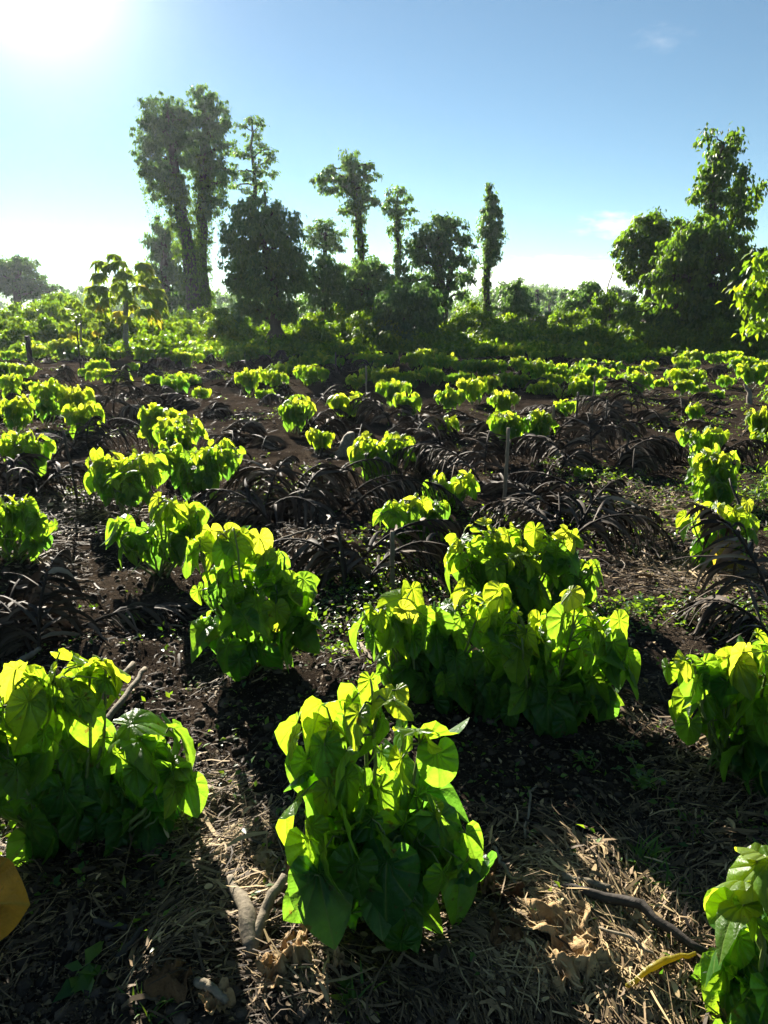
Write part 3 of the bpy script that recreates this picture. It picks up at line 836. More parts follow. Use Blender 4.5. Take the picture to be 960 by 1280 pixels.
stick('stick', [flat(615, 1085, .03), flat(625, 1110, .04), flat(650, 1135, .02)], [.005, .006, .006], M['root'], 'thin curved twig above the brown crumpled leaves', 'twig', 6, .003)
stick('stick', [flat(148, 1205, .02), flat(180, 1170, .03)], [.012, .008], M['darkwood'], 'flat dark wood splinter in the shaded litter', 'wood splinter', 6, .002)
stick('stick', [flat(120, 1160, .02), flat(160, 1165, .02)], [.009, .008], M['darkwood'], 'short dark twig under the streak of sunlight', 'twig', 6, .002)
stick('stick', [flat(655, 1075, .02), flat(660, 1030, .05), flat(668, 1000, .03)], [.004, .004, .002], M['root'], 'thin pale twig on the shaded bare soil', 'twig', 5, .003)
stick('stick', [flat(310, 690, .03), flat(360, 680, .04), flat(400, 672, .03)], [.010, .009, .006], M['root'], 'pale stick lying before the great black heap', 'stick', 6, .003)
stick('stick', [flat(20, 826, .03), flat(50, 812, .04)], [.016, .012], M['stake'], 'grey log end lying under the fan-like frond', 'stick', 7, .003)
stick('stick', [flat(190, 775, .02), flat(228, 782, .03)], [.006, .004], M['root'], 'small pale twig by the leafy upright bush', 'twig', 5, .003)

# ------------------------------------------------------------------ dead leaves
def crumpled(px, py, size, label, mat='deadleaf', tone=.7, name='dead_leaf', cat='dead leaf', seed=0, lift=.03, amp=.28, tilt=None):
    r = np.random.default_rng(seed)
    n = 26
    u, v = np.meshgrid(np.linspace(-1, 1, n), np.linspace(-1, 1, n), indexing='ij')
    th = np.arctan2(v, u); rad = np.maximum(np.abs(u), np.abs(v))
    edge = .8 + .25 * np.sin(th * 3 + seed) * .6 + .14 * np.sin(th * 7 + seed * 2)
    x = rad * edge * np.cos(th) * size; y = rad * edge * np.sin(th) * size * .8
    o_ = r.uniform(0, 50)
    z = size * amp * (2.2 * (vnoise(u * 1.6 + o_, v * 1.6 + o_) - .5) + 1.1 * (vnoise(u * 4 + o_, v * 4) - .5) + .5 * (vnoise(u * 10, v * 10 + o_) - .5) + .6 * rad ** 2 * np.sin(th * 2 + seed))
    a = r.uniform(0, 6.28)
    P = G(px, py)
    wx = P[0] + x * math.cos(a) - y * math.sin(a); wy = P[1] + x * math.sin(a) + y * math.cos(a)
    wz = ground_h(wx, wy) + lift + np.maximum(z, -lift * .8)
    vv = np.stack([wx, wy, wz], -1).reshape(-1, 3)
    i, j = np.meshgrid(np.arange(n - 1), np.arange(n - 1), indexing='ij')
    f = np.stack([i * n + j, (i + 1) * n + j, (i + 1) * n + j + 1, i * n + j + 1], -1).reshape(-1, 4)
    at = np.zeros((len(vv), 3)); at[:, 2] = np.clip(tone + .35 * (vnoise(u * 3, v * 3 + o_) - .5).ravel(), 0, 1)
    mb = MB(); mb.add(vv, f, at)
    o = mb.build(name, M[mat], origin=P); tag(o, label, cat, 'fallen dead leaves')
    return o


crumpled(352, 1098, .075, 'tan crumpled dead leaf beside the fork of the grey root', tone=.8, seed=1)
crumpled(330, 1082, .05, 'small pale dead leaf behind the crumpled tan one', tone=.95, seed=2)
crumpled(604, 1128, .075, 'brown curled dead leaf right of the tall bush', tone=.3, seed=3, amp=.45)
crumpled(632, 1140, .06, 'reddish brown dead leaf next to the curled brown one', tone=.25, seed=4, amp=.4)
crumpled(628, 1195, .06, 'folded brown dead leaf at the edge of the tan mat', tone=.3, seed=5, amp=.5)
crumpled(700, 1190, .12, 'large tan crumpled dead leaf lying in full sun', tone=.85, seed=6, amp=.2)
crumpled(690, 1235, .08, 'ragged tan dead leaf below the large sunlit one', tone=.8, seed=7, amp=.4)
crumpled(740, 1230, .07, 'ragged tan scrap right below the large sunlit leaf', tone=.85, seed=8, amp=.4)
crumpled(370, 1215, .08, 'skeletal tan dead leaf below the tall bush', tone=.75, seed=9, amp=.4)
crumpled(345, 1235, .06, 'small broken dead leaf beside the skeletal one', tone=.7, seed=10, amp=.5)
crumpled(425, 1228, .03, 'tiny curled tan leaf in the dark soil', tone=.8, seed=11, amp=.5)
crumpled(270, 1272, .05, 'orange-tan dead leaf at the bottom edge', tone=.7, seed=12, amp=.4)
crumpled(215, 1245, .07, 'dull grey-brown dead leaf in the shaded corner litter', tone=.3, seed=13, amp=.3)
crumpled(945, 930, .06, 'brown dead leaf hanging under the right-edge bush', tone=.15, seed=14, amp=.5, lift=.1)
# big orange leaf, lower left
mb = MB(); P = G(-20, 1195)
tv, f3, f4, ta = heart_leaf(41, 7, .25, .3, .55, .10, 3, 1.15)
tv[:, 1] = np.where(tv[:, 1] > .55, .55 + (tv[:, 1] - .55) * .55, tv[:, 1])
d = np.array([[.92, .30, -.10]]); X, Y, Z = frames(d, np.array([[.12, -.45, .88]]))
instance(mb, tv, f3, f4, ta, (P + [-.05, 0, .17])[None], X, Y, Z, [.21], [.5])
o = mb.build('fallen_leaf', M['orange'], origin=P); tag(o, 'big orange-yellow dying leaf in the lower left corner', 'leaf')
mb = MB(); tube(mb, [P + [-.05, 0, .17], P + [-.15, .05, .15], P + [-.22, .15, .0]], [.004, .004, .004], 5)
c = mb.build('petiole', M['stem'], origin=P); c.parent = o


# ------------------------------------------------------------------ weeds and grass
def weed(px, py, n, size, label, group='green weeds on the soil', kind='weed', seed=0, L=.035, mat='weed'):
    r = np.random.default_rng(seed + int(px)); P = G(px, py)
    root = empty('weed_plant', P, label, 'weed', group); place_root(root)
    mb = MB(); st = MB()
    for s in range(max(2, n // 6)):
        a = r.uniform(0, 6.28); tip = P + np.array([math.cos(a) * size * r.uniform(.2, 1), math.sin(a) * size * r.uniform(.2, 1), size * r.uniform(.3, .9)])
        pts = np.array([P - [0, 0, .01], (P + tip) / 2 + [0, 0, size * .15], tip]); tube(st, pts, [.002, .0016, .001], 4)
        for k in range(6):
            t = r.uniform(.35, 1.0); b_ = pts[0] * (1 - t) ** 2 + 2 * pts[1] * t * (1 - t) + pts[2] * t * t
            az_ = r.uniform(0, 6.28); d = np.array([[math.cos(az_), math.sin(az_), r.uniform(-.3, .5)]])
            X, Y, Z = frames(d, np.array([[0, 0, 1.0]]) + r.normal(0, .3, (1, 3)))
            instance(mb, *TREE_LEAF, b_[None], X, Y, Z, [L * r.uniform(.6, 1.2)], [r.random()])
    st.build('stem', M['stem'], root); mb.build('foliage', M[mat], root)


def grass(px, py, n, size, label, seed=0, group='grass tufts on the soil', tone=.6):
    r = np.random.default_rng(seed + int(px)); P = G(px, py); mb = MB()
    for k in range(n):
        a = r.uniform(0, 6.28); b_ = P + np.array([r.normal(0, .02), r.normal(0, .02), -.01])
        d = norm(np.array([math.cos(a), math.sin(a), r.uniform(.7, 2.2)])); L1 = size * r.uniform(.5, 1.1); wd = .003 * r.uniform(.7, 1.4) * max(1, size / .15)
        c = [b_]
        for q in range(5):
            c.append(c[-1] + d * L1 / 5); d = norm(d + np.array([0, 0, -.22]))
        c = np.array(c); sd = norm(np.array([-math.sin(a), math.cos(a), 0])) * wd
        wp = np.array([.7, 1, 1, .8, .5, .1])[:, None]
        v = np.concatenate([c - sd * wp, c + sd * wp]); fs = [(q, q + 1, 6 + q + 1, 6 + q) for q in range(5)]
        aa = np.zeros((12, 3)); aa[:, 2] = np.clip(tone + r.normal(0, .2), 0, 1); mb.add(v, fs, aa)
    o = mb.build('grass_tuft', M['weed'], origin=P); tag(o, label, 'grass', group)


weed(800, 1000, 50, .10, 'low leafy weed on the shaded soil below the right-edge bush', L=.035)
weed(735, 975, 24, .07, 'small weed on the shaded soil right of the tall bush', L=.03)
weed(785, 950, 20, .06, 'tiny dim weed higher on the shaded soil', L=.03)
weed(805, 772, 30, .10, 'bright green weed on the sunlit soil left of the black bundle', L=.05)
weed(170, 768, 16, .09, 'yellow-green seedling on bare soil left of the leafy upright bush', L=.06)
weed(85, 1228, 14, .10, 'blue-green seedling with long leaves in the shaded corner', L=.07)
weed(660, 660, 16, .10, 'seedling between the low bush and the tall stake', L=.05)
weed(310, 1010, 20, .05, 'low weed in the dappled straw beside the wide bush', L=.025)
weed(430, 1258, 16, .05, 'seedling at the bottom edge below the skeletal leaf', L=.03)
weed(940, 640, 60, .25, 'tangled bright weed beside the leaning dark stick', L=.06)
weed(575, 815, 18, .05, 'little weed in the shadow between the central bushes', L=.03)
weed(375, 1040, 40, .09, 'fine ferny weed in front of the tall bush', L=.022)
grass(800, 1100, 40, .11, 'sunlit grass tuft on the edge of the shaded soil', seed=1)
grass(835, 1130, 26, .09, 'thin grass tuft beside the corner bush', seed=2)
grass(340, 1115, 12, .06, 'few grass blades between the forked root arms', seed=3)
grass(180, 1275, 24, .08, 'bright grass tuft at the bottom edge', seed=4)
grass(445, 1275, 20, .08, 'grass blades below the dark soil at the bottom edge', seed=5)
grass(790, 690, 50, .12, 'pale grass tuft on the dry clearing nearest the twin mounds', seed=6, tone=.8)
grass(835, 560, 50, .16, 'grass tuft at the far end of the dry clearing', seed=7, tone=.8)
grass(800, 600, 40, .14, 'grass tuft in the middle of the dry clearing', seed=8, tone=.8)
grass(640, 690, 30, .10, 'grass tuft behind the twin-mounded bush', seed=9, tone=.7)
grass(700, 500, 80, .35, 'dry pale grass tuft between thin stakes', seed=10, tone=1)


SUNLIT_STRAW = [(720, 1150, .28, 1.0), (640, 1215, .16, .8), (790, 1235, .2, 1.0), (290, 1060, .16, .8), (320, 1120, .1, .8), (250, 1010, .15, .7), (380, 1235, .1, .6), (870, 720, .5, .6), (820, 640, .6, .6), (60, 640, .6, .4), (230, 1170, .16, .5)]  # spots with extra straw, coloured paler to stand in for sunlight


def litter():
    """Dry straw and bits strewn over the soil: nobody could count them."""
    r = np.random.default_rng(77); mb = MB()
    n = 72000
    py = 1300 - (1300 - 440) * r.random(n) ** .95; px = r.uniform(-60, 1020, n)
    dd = np.stack([(px - 480) / F, CP + (640 - py) / F * SP, (640 - py) / F * CP - SP], 1)
    P = dd * (-CAMH / dd[:, 2])[:, None] + [0, 0, CAMH]
    k = vnoise(P[:, 0] * 1.7 + 20, P[:, 1] * 1.7) * .6 + vnoise(P[:, 0] * 5, P[:, 1] * 5 + 8) * .4
    keep = r.random(n) < np.clip((k - .45) * 3.4, .05, 1); P = P[keep]; k = k[keep]; n = len(P)
    add = []
    for hx, hy, hs, hv in SUNLIT_STRAW:
        g = G(hx, hy); q = r.normal(0, hs * .6, (int(14000 * hs * hv), 3)) + g; add.append(q)
    P = np.concatenate([P] + add); k = np.concatenate([k, np.full(len(P) - n, .6)]); n = len(P)
    dist = np.hypot(P[:, 0], P[:, 1])
    L1 = r.lognormal(math.log(.03), .7, n) * (1 + .14 * dist); L1 = np.clip(L1, .012, .5)
    wd = np.clip(r.lognormal(math.log(.0013), .65, n), .0005, .008) * (1 + .16 * dist)
    # straw lies in swathes
    a = vnoise(P[:, 0] * .9, P[:, 1] * .9) * 7 + r.normal(0, .7, n)
    u = np.stack([np.cos(a), np.sin(a), np.zeros(n)], 1); s = np.stack([-np.sin(a), np.cos(a), r.normal(0, .5, n)], 1); s = norm(s)
    bend = r.normal(0, .5, n)
    lift = np.abs(r.normal(0, .010, n)) * (1 + .25 * dist) + .003; tip = r.normal(0, .18, n) * L1
    vs_ = []
    for q, t in enumerate((-.5, -.17, .17, .5)):
        c = P + u * (L1 * t)[:, None] + np.cross(u, [0, 0, 1.0]) * (bend * L1 * (t * t))[:, None]
        c[:, 2] = ground_h(c[:, 0], c[:, 1]) + lift + np.maximum(tip * t, -lift * .6) + (.25 - t * t) * L1 * .12
        wq = wd * (1 if abs(t) < .3 else .55)
        vs_ += [c - s * wq[:, None], c + s * wq[:, None]]
    v = np.stack(vs_, 1).reshape(-1, 3)
    tf = np.array([(0, 1, 3, 2), (2, 3, 5, 4), (4, 5, 7, 6)])
    f = (tf[None] + (np.arange(n) * 8)[:, None, None]).reshape(-1, 4)
    sun_tint = np.zeros(n)
    for hx, hy, hs, hv in SUNLIT_STRAW:
        g = G(hx, hy); sun_tint = np.maximum(sun_tint, hv * np.exp(-((P[:, 0] - g[0]) ** 2 + (P[:, 1] - g[1]) ** 2) / hs ** 2))
    at = np.zeros((n * 8, 3)); at[:, 2] = np.repeat(np.clip(.45 * sun_tint + r.normal(.12 + .55 * k - .012 * dist, .24), 0, 1), 8)  # sunlit spots are painted into the straw tone
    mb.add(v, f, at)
    # crumbs and leaf scraps
    n = 45000
    py = 1300 - (1300 - 480) * r.random(n) ** 1.2; px = r.uniform(-60, 1020, n)
    dd = np.stack([(px - 480) / F, CP + (640 - py) / F * SP, (640 - py) / F * CP - SP], 1)
    P = dd * (-CAMH / dd[:, 2])[:, None] + [0, 0, CAMH]; P[:, 2] = ground_h(P[:, 0], P[:, 1]) + .004
    a = r.uniform(0, 6.28, n); d = np.stack([np.cos(a), np.sin(a), r.normal(0, .35, n)], 1)
    X, Y, Z = frames(d, np.array([[0, 0, 1.0]]) + r.normal(0, .5, (n, 3)))
    instance(mb, *TREE_LEAF, P, X, Y, Z, np.minimum(r.lognormal(math.log(.009), .6, n), .022) * (1 + .12 * np.hypot(P[:, 0], P[:, 1])), np.clip(r.normal(.4, .25, n), 0, 1))
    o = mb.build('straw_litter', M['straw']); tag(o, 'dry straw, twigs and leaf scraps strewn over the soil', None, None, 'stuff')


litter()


def clods():
    r = np.random.default_rng(79); mb = MB(); n = 7000
    py = 1300 - (1300 - 520) * r.random(n) ** 1.1; px = r.uniform(-60, 1020, n)
    dd = np.stack([(px - 480) / F, CP + (640 - py) / F * SP, (640 - py) / F * CP - SP], 1)
    P = dd * (-CAMH / dd[:, 2])[:, None] + [0, 0, CAMH]; P[:, 2] = ground_h(P[:, 0], P[:, 1])
    tv = []; 
    for i in range(6):
        for th, ph in ((0, 90), (0, 30), (60, 30), (120, 30), (180, 30), (240, 30), (300, 30), (30, -20), (90, -20), (150, -20), (210, -20), (270, -20), (330, -20)):
            q = r.uniform(.65, 1.25); tv.append((q * math.cos(R(th)) * math.cos(R(ph)), q * math.sin(R(th)) * math.cos(R(ph)), .75 * q * math.sin(R(ph))))
    f = [(0, 1 + k, 1 + (k + 1) % 6) for k in range(6)] + [(1 + k, 7 + k, 1 + (k + 1) % 6) for k in range(6)] + [(7 + k, 7 + (k + 1) % 6, 1 + (k + 1) % 6) for k in range(6)]
    tv = np.array(tv).reshape(6, 13, 3); which = r.integers(0, 6, n); a = r.uniform(0, 6.28, n)
    X = np.stack([np.cos(a), np.sin(a), 0 * a], 1); Y = np.stack([-np.sin(a), np.cos(a), 0 * a], 1); Z = np.tile([0, 0, 1.0], (n, 1))
    sz = np.clip(r.lognormal(math.log(.008), .6, n), .003, .02) * (1 + .12 * np.hypot(P[:, 0], P[:, 1]))
    for t in range(6):
        m_ = which == t
        instance(mb, tv[t], np.array(f), np.zeros((0, 4), int), np.zeros((13, 3)), P[m_], X[m_], Y[m_], Z[m_], sz[m_], r.random(m_.sum()))
    o = mb.build('soil_clods', M['clod']); tag(o, 'crumbs and clods of dark soil between the plants', None, None, 'stuff')


clods()


def ground_weeds():
    r = np.random.default_rng(78); mb = MB()
    n = 26000
    py = 1250 - (1250 - 440) * r.random(n) ** .6; px = r.uniform(-60, 1020, n)
    dd = np.stack([(px - 480) / F, CP + (640 - py) / F * SP, (640 - py) / F * CP - SP], 1)
    P = dd * (-CAMH / dd[:, 2])[:, None] + [0, 0, CAMH]
    k = vnoise(P[:, 0] * 1.1 + 50, P[:, 1] * 1.1 + 3) + .25 * np.clip((px - 700) / 250, 0, 1)
    s_ = r.random(n) < np.clip((k - .62) * 3, .02, .8); P = P[s_]; n = len(P)
    P[:, 2] = ground_h(P[:, 0], P[:, 1])
    reps = 5
    P = np.repeat(P, reps, 0) + r.normal(0, .03, (n * reps, 3)) * [1, 1, 0]; n *= reps
    P[:, 2] = ground_h(P[:, 0], P[:, 1]) + np.abs(r.normal(0, .02, n)) + .005
    a = r.uniform(0, 6.28, n); d = np.stack([np.cos(a), np.sin(a), r.uniform(-.1, 1.2, n)], 1)
    X, Y, Z = frames(d, np.array([[0, 0, 1.0]]) + r.normal(0, .4, (n, 3)))
    instance(mb, *TREE_LEAF, P, X, Y, Z, r.uniform(.012, .032, n) * (1 + .05 * np.hypot(P[:, 0], P[:, 1])), np.clip(r.normal(.5, .3, n), 0, 1))
    o = mb.build('ground_cover', M['weed']); tag(o, 'sparse low green weeds between the rows', None, None, 'stuff')


ground_weeds()


# ------------------------------------------------------------------ trees
def foliage(mb, c, rad, leaf, cover, r, clump=None, flat=0.0, hang=.5, tone=0.0, inner=.25):
    """Leaves in many small clumps spread through one ellipsoid of a crown."""
    c = np.asarray(c); rad = np.asarray(rad, float)
    rm = float(np.cbrt(np.prod(rad)))
    area = 4 * math.pi * rm * rm
    clump = clump or max(leaf * 1.5, rm * .30)
    nc = max(5, int(area / (clump * clump * 2.3)))
    d = norm(r.normal(0, 1, (nc, 3)))
    q = np.where(r.random(nc) < inner, r.uniform(.25, .7, nc), r.uniform(.72, 1.06, nc))
    stray = r.random(nc) < .17
    q = np.where(stray, r.uniform(1.08, 1.38, nc), q)
    cc = c + d * rad * q[:, None]
    nl = max(3, int(1.45 * cover * area / (leaf * leaf * .28) / nc))
    cs = np.where(stray, r.uniform(.35, .7, nc), r.uniform(.6, 1.25, nc))
    p = np.repeat(cc, nl, 0) + r.normal(0, 1, (nc * nl, 3)) * np.repeat(clump * cs * .46, nl)[:, None] * [1, 1, .75 - .4 * flat]
    n = len(p)
    od = norm(p - c)
    az_ = np.arctan2(od[:, 1], od[:, 0]) + r.normal(0, .9, n)
    pit = R(20) + R(55) * hang + r.normal(0, R(24), n)
    dd = np.stack([np.cos(az_) * np.cos(pit), np.sin(az_) * np.cos(pit), -np.sin(pit)], 1)
    nn = od * .5 + np.array([0, 0, .8]) + r.normal(0, .45, (n, 3))
    X, Y, Z = frames(dd, nn)
    ct = np.repeat(r.normal(0, .16, nc), nl)
    age = np.clip(.45 + tone + ct + r.normal(0, .16, n), 0, 1)
    instance(mb, *TREE_LEAF, p, X, Y, Z, leaf * r.uniform(.65, 1.25, n), age)


def wrap(mb, pts, rads, leaf, cover, r, tone=0.0):
    """Creeper leaves hugging a trunk."""
    pts = np.asarray(pts); L_ = np.linalg.norm(np.diff(pts, axis=0), axis=1); tot = L_.sum()
    cum = np.concatenate([[0], np.cumsum(L_)]) / tot
    rm = float(np.mean(rads)); n = int(cover * tot * 2 * math.pi * rm / (leaf * leaf * .28))
    t = r.random(n)
    t = np.clip(t + .03 * np.sin(t * 40), 0, 1)
    c = np.stack([np.interp(t, cum, pts[:, i]) for i in range(3)], 1); rr = np.interp(t, cum, rads)
    a = r.uniform(0, 6.28, n)
    bul = .75 + .5 * vnoise(a * 1.3, t * 14 + rm * 9)
    o_ = np.stack([np.cos(a), np.sin(a), np.zeros(n)], 1)
    p = c + o_ * (rr * bul * r.uniform(.7, 1.1, n))[:, None]
    pit = R(62) + r.normal(0, R(18), n)
    a2 = a + r.normal(0, .5, n)
    dd = np.stack([np.cos(a2) * np.cos(pit), np.sin(a2) * np.cos(pit), -np.sin(pit)], 1)
    X, Y, Z = frames(dd, o_ + [0, 0, .5] + r.normal(0, .3, (n, 3)))
    instance(mb, *TREE_LEAF, p, X, Y, Z, leaf * r.uniform(.65, 1.2, n), np.clip(.45 + tone + r.normal(0, .2, n), 0, 1))


def strands(mb, c, rad, nst, length, leaf, r, tone=0.0):
    for k in range(nst):
        a = r.uniform(0, 6.28); q = r.uniform(.5, 1)
        p0 = c + rad * np.array([math.cos(a) * q, math.sin(a) * q, -.3 * r.random()])
        L1 = length * r.uniform(.4, 1.2); n = int(L1 / (leaf * .35))
        t = np.linspace(0, 1, max(n, 3))
        p = p0 + np.stack([.12 * np.sin(t * 4 + k), .12 * np.cos(t * 3 + k), -t * L1], 1) + r.normal(0, leaf * .35, (len(t), 3))
        dd = np.stack([r.normal(0, .5, len(t)), r.normal(0, .5, len(t)), -np.ones(len(t))], 1)
        X, Y, Z = frames(dd, r.normal(0, 1, (len(t), 3)))
        instance(mb, *TREE_LEAF, p, X, Y, Z, leaf * r.uniform(.6, 1.1, len(t)) * (1 - .4 * t), np.clip(.45 + tone + r.normal(0, .2, len(t)), 0, 1))


def tree(name, label, d, trunks, lobes, leaf=.2, cover=1.3, mat='tree', flat=0.0, hang=.5, wraps=(), hangers=(), group='trees beyond the field', cat='tree', seed=0, tone=0.0, spread=.35, limbs=True, crown='crown', barkmat='bark'):
    """trunks: list of polylines [(px, py, radius px)] from the base up; lobes (px, py, rx, ry[, depth offset])."""
    r = np.random.default_rng(seed + int(d * 10) + len(lobes))
    px0 = trunks[0][0][0]
    B = W(px0, trunks[0][0][1], d); B[2] = ground_h(B[0], B[1])
    root = empty(name, B, label, cat, group); place_root(root)
    tps = []
    for tr in trunks:
        pts = np.array([W(a, b_, d) for a, b_, _ in tr]); rad = np.array([q * d / F for *_, q in tr])
        if pts[0][2] > .3 or pts[0][2] < 0: pts[0][2] = 0
        pts[0][2] = min(pts[0][2], 0) - .05
        s = np.linspace(0, len(pts) - 1, 14)
        fine = np.stack([np.interp(s, np.arange(len(pts)), pts[:, i]) for i in range(3)], 1)
        fine[1:-1] += r.normal(0, .03 + rad.mean() * .1, (12, 3)) * [1, 1, .2]
        fr = np.interp(s, np.arange(len(pts)), rad); fr[0] *= 1.5; fr[1] *= 1.15
        mb = MB(); tube(mb, fine, fr, 9); mb.build('trunk', M[barkmat], root); tps.append((fine, fr))
    allp = np.concatenate([t[0] for t in tps]); allr = np.concatenate([t[1] for t in tps])
    cr = MB()
    for lb in lobes:
        off = lb[4] if len(lb) > 4 else r.uniform(-spread, spread) * lb[2] * 2 * d / F
        c = W(lb[0], lb[1], d + off); k = d / F
        rad = np.array([lb[2] * k, lb[2] * k, lb[3] * k])
        foliage(cr, c, rad, leaf, cover, r, flat=flat, hang=hang, tone=tone)
        if limbs:
            dd = np.linalg.norm(allp - c, axis=1) + 2.0 * np.maximum(allp[:, 2] - c[2] + rad[2] * .3, 0)
            i = int(np.argmin(dd)); a0 = allp[i]
            if np.linalg.norm(a0 - c) > .3:
                t = np.linspace(0, 1, 7)[:, None]
                pts = a0 + (c - a0) * t + np.array([0, 0, 1.0]) * np.sin(t * math.pi) * np.linalg.norm(c - a0) * .12 + r.normal(0, .03, (7, 3)) * np.sin(t * math.pi)
                mb = MB(); r0 = min(allr[i] * .6, .12); tube(mb, pts, np.linspace(r0, max(r0 * .3, .012), 7), 6)
                for q in range(3):   # smaller branches inside the leaf mass
                    e = c + norm(r.normal(0, 1, 3)) * rad * .8
                    m0 = pts[4 + q % 2]; tube(mb, [m0, (m0 + e) / 2 + [0, 0, .05], e], [r0 * .4, r0 * .28, r0 * .12], 5)
                mb.build('limb', M[barkmat], root)
    if lobes: cr.build(crown, M[mat], root)
    if wraps or hangers:
        vb = MB()
        for ti, i0, i1, rp0, rp1, cov in wraps:
            pts = tps[ti][0][i0:i1]; wrap(vb, pts, np.linspace(rp0, rp1, len(pts)) * d / F, leaf, cov, r, tone)
        for hx, hy, hr, n, ln in hangers:
            c = W(hx, hy, d); strands(vb, c, np.array([hr, hr, hr]) * d / F, n, ln * d / F, leaf, r, tone)
        vb.build('ivy', M['vine'], root)
    return root


# the tall vine-draped twins
tree('vine_draped_tree', 'broader left twin of the two tallest trees, draped in creepers, trunk leaning', 45,
     [[(247, 402, 9), (238, 330, 8), (226, 260, 7), (212, 170, 4), (208, 130, 2)]],
     [(205, 140, 24, 15), (187, 165, 15, 22), (205, 165, 25, 24), (226, 150, 18, 22), (182, 195, 11, 18), (205, 195, 22, 22), (225, 185, 15, 24), (195, 225, 16, 12), (215, 225, 15, 18),
      (200, 245, 10, 8), (186, 212, 9, 8), (220, 255, 10, 14)],
     leaf=.18, cover=1.0, hang=.85, wraps=[(0, 0, 9, 17, 12, 1.6)], hangers=[(205, 215, 26, 26, 45), (220, 240, 16, 14, 40)], mat='tree', tone=-.05, group='tall twin trees', seed=1)
tree('vine_draped_tree', 'taller right twin of the two tallest trees, with an upright vine-hung crown', 46.5,
     [[(254, 402, 8), (252, 330, 7), (252, 250, 6), (256, 180, 4), (255, 120, 2)]],
     [(254, 120, 14, 10), (250, 140, 18, 18), (270, 140, 14, 14), (280, 155, 10, 8), (248, 170, 16, 20), (268, 172, 17, 18), (252, 205, 16, 22), (272, 205, 16, 16), (288, 185, 10, 7), (262, 238, 14, 14), (240, 195, 10, 20),
      (280, 228, 12, 8), (288, 212, 9, 5), (262, 262, 11, 10), (272, 250, 14, 6)],
     leaf=.18, cover=.95, hang=.75, wraps=[(0, 0, 10, 12, 9, 1.5)], hangers=[(262, 230, 24, 20, 45)], mat='tree', tone=-.05, group='tall twin trees', seed=2)
tree('feathery_tree', 'thin tree with layered feathery branches behind the tall twins', 49,
     [[(322, 400, 4), (320, 300, 3), (318, 220, 2.2), (314, 150, 1)], [(334, 400, 3), (332, 300, 2), (331, 240, 1.4)]],
     [(315, 148, 10, 4), (303, 157, 8, 3), (325, 156, 7, 3), (314, 168, 9, 5), (318, 182, 11, 5), (334, 187, 9, 4), (308, 195, 9, 5), (338, 200, 9, 6), (322, 208, 9, 5), (312, 222, 10, 5), (334, 216, 10, 4), (326, 232, 10, 5), (312, 240, 9, 4), (318, 252, 9, 6), (300, 190, 9, 3), (300, 215, 8, 3), (296, 232, 9, 2.5)],
     leaf=.2, cover=.75, flat=.8, hang=.3, seed=3)
tree('dark_tree', 'dim squarish vine-choked tree behind the trunks of the tall twins', 53,
     [[(208, 402, 6), (206, 340, 5), (206, 290, 3)]],
     [(205, 288, 14, 12), (192, 305, 12, 16), (212, 310, 16, 20), (194, 340, 13, 20), (214, 345, 16, 24), (198, 370, 15, 16), (216, 375, 16, 14)],
     leaf=.26, cover=1.5, hang=.8, tone=-.15, seed=4)
tree('round_tree', 'dense rounded tree with a bare rooted trunk at the edge of the field', 29,
     [[(352, 440, 7), (346, 400, 7), (338, 350, 6), (330, 290, 3)], [(336, 438, 4), (342, 408, 4), (338, 370, 4), (310, 330, 2)]],
     [(320, 272, 24, 20), (345, 280, 24, 18), (300, 290, 22, 22), (330, 300, 30, 26), (360, 305, 20, 24), (296, 325, 18, 22), (325, 335, 30, 26), (358, 338, 22, 24), (312, 362, 20, 18), (345, 368, 24, 20), (370, 330, 11, 20), (330, 388, 20, 14), (288, 350, 9, 10), (306, 385, 14, 12), (362, 388, 16, 12), (300, 318, 8, 8), (378, 352, 8, 9), (310, 258, 9, 6), (345, 262, 10, 6), (286, 300, 7, 9)],
     leaf=.17, cover=1.15, hang=.7, tone=.15, seed=5)
tree('umbrella_tree', 'tree with a spreading umbrella top on a slim vine-wrapped trunk', 42,
     [[(449, 402, 5), (450, 330, 4.5), (450, 280, 4), (440, 225, 3), (437, 195, 1.5)]],
     [(436, 195, 9, 9), (440, 212, 14, 14), (432, 232, 15, 12), (452, 235, 13, 14), (413, 212, 8, 6), (402, 226, 10, 7), (414, 238, 9, 6), (462, 205, 9, 4), (466, 222, 7, 5), (422, 222, 9, 8), (444, 255, 12, 8), (430, 265, 7, 5), (462, 250, 8, 9)],
     leaf=.2, cover=1.0, hang=.6, wraps=[(0, 3, 11, 8, 6, 1.8)], hangers=[(440, 248, 20, 16, 24)], seed=6)
tree('small_tree', 'pale hazy small tree peeping left of the umbrella tree', 52,
     [[(408, 402, 4), (407, 330, 3), (407, 290, 2)]],
     [(405, 280, 14, 7), (396, 292, 14, 8), (418, 292, 14, 7), (407, 305, 18, 9), (388, 305, 8, 6), (425, 306, 9, 6)], leaf=.22, cover=.8, flat=.5, hang=.4, tone=.1, seed=7)
tree('thin_tree', 'thin tree with small tufted crown right of the umbrella tree', 42,
     [[(498, 402, 3.5), (497, 330, 3), (497, 290, 2.6), (497, 245, 1.2)]],
     [(496, 240, 9, 6), (488, 252, 8, 5), (506, 250, 7, 5), (484, 264, 8, 5), (498, 266, 10, 6), (510, 262, 7, 4), (500, 280, 8, 5), (512, 276, 6, 3), (492, 286, 6, 4)],
     leaf=.19, cover=1.0, flat=.5, hang=.5, wraps=[(0, 4, 13, 5, 3, 1.4)], hangers=[(498, 285, 9, 8, 26)], seed=8)
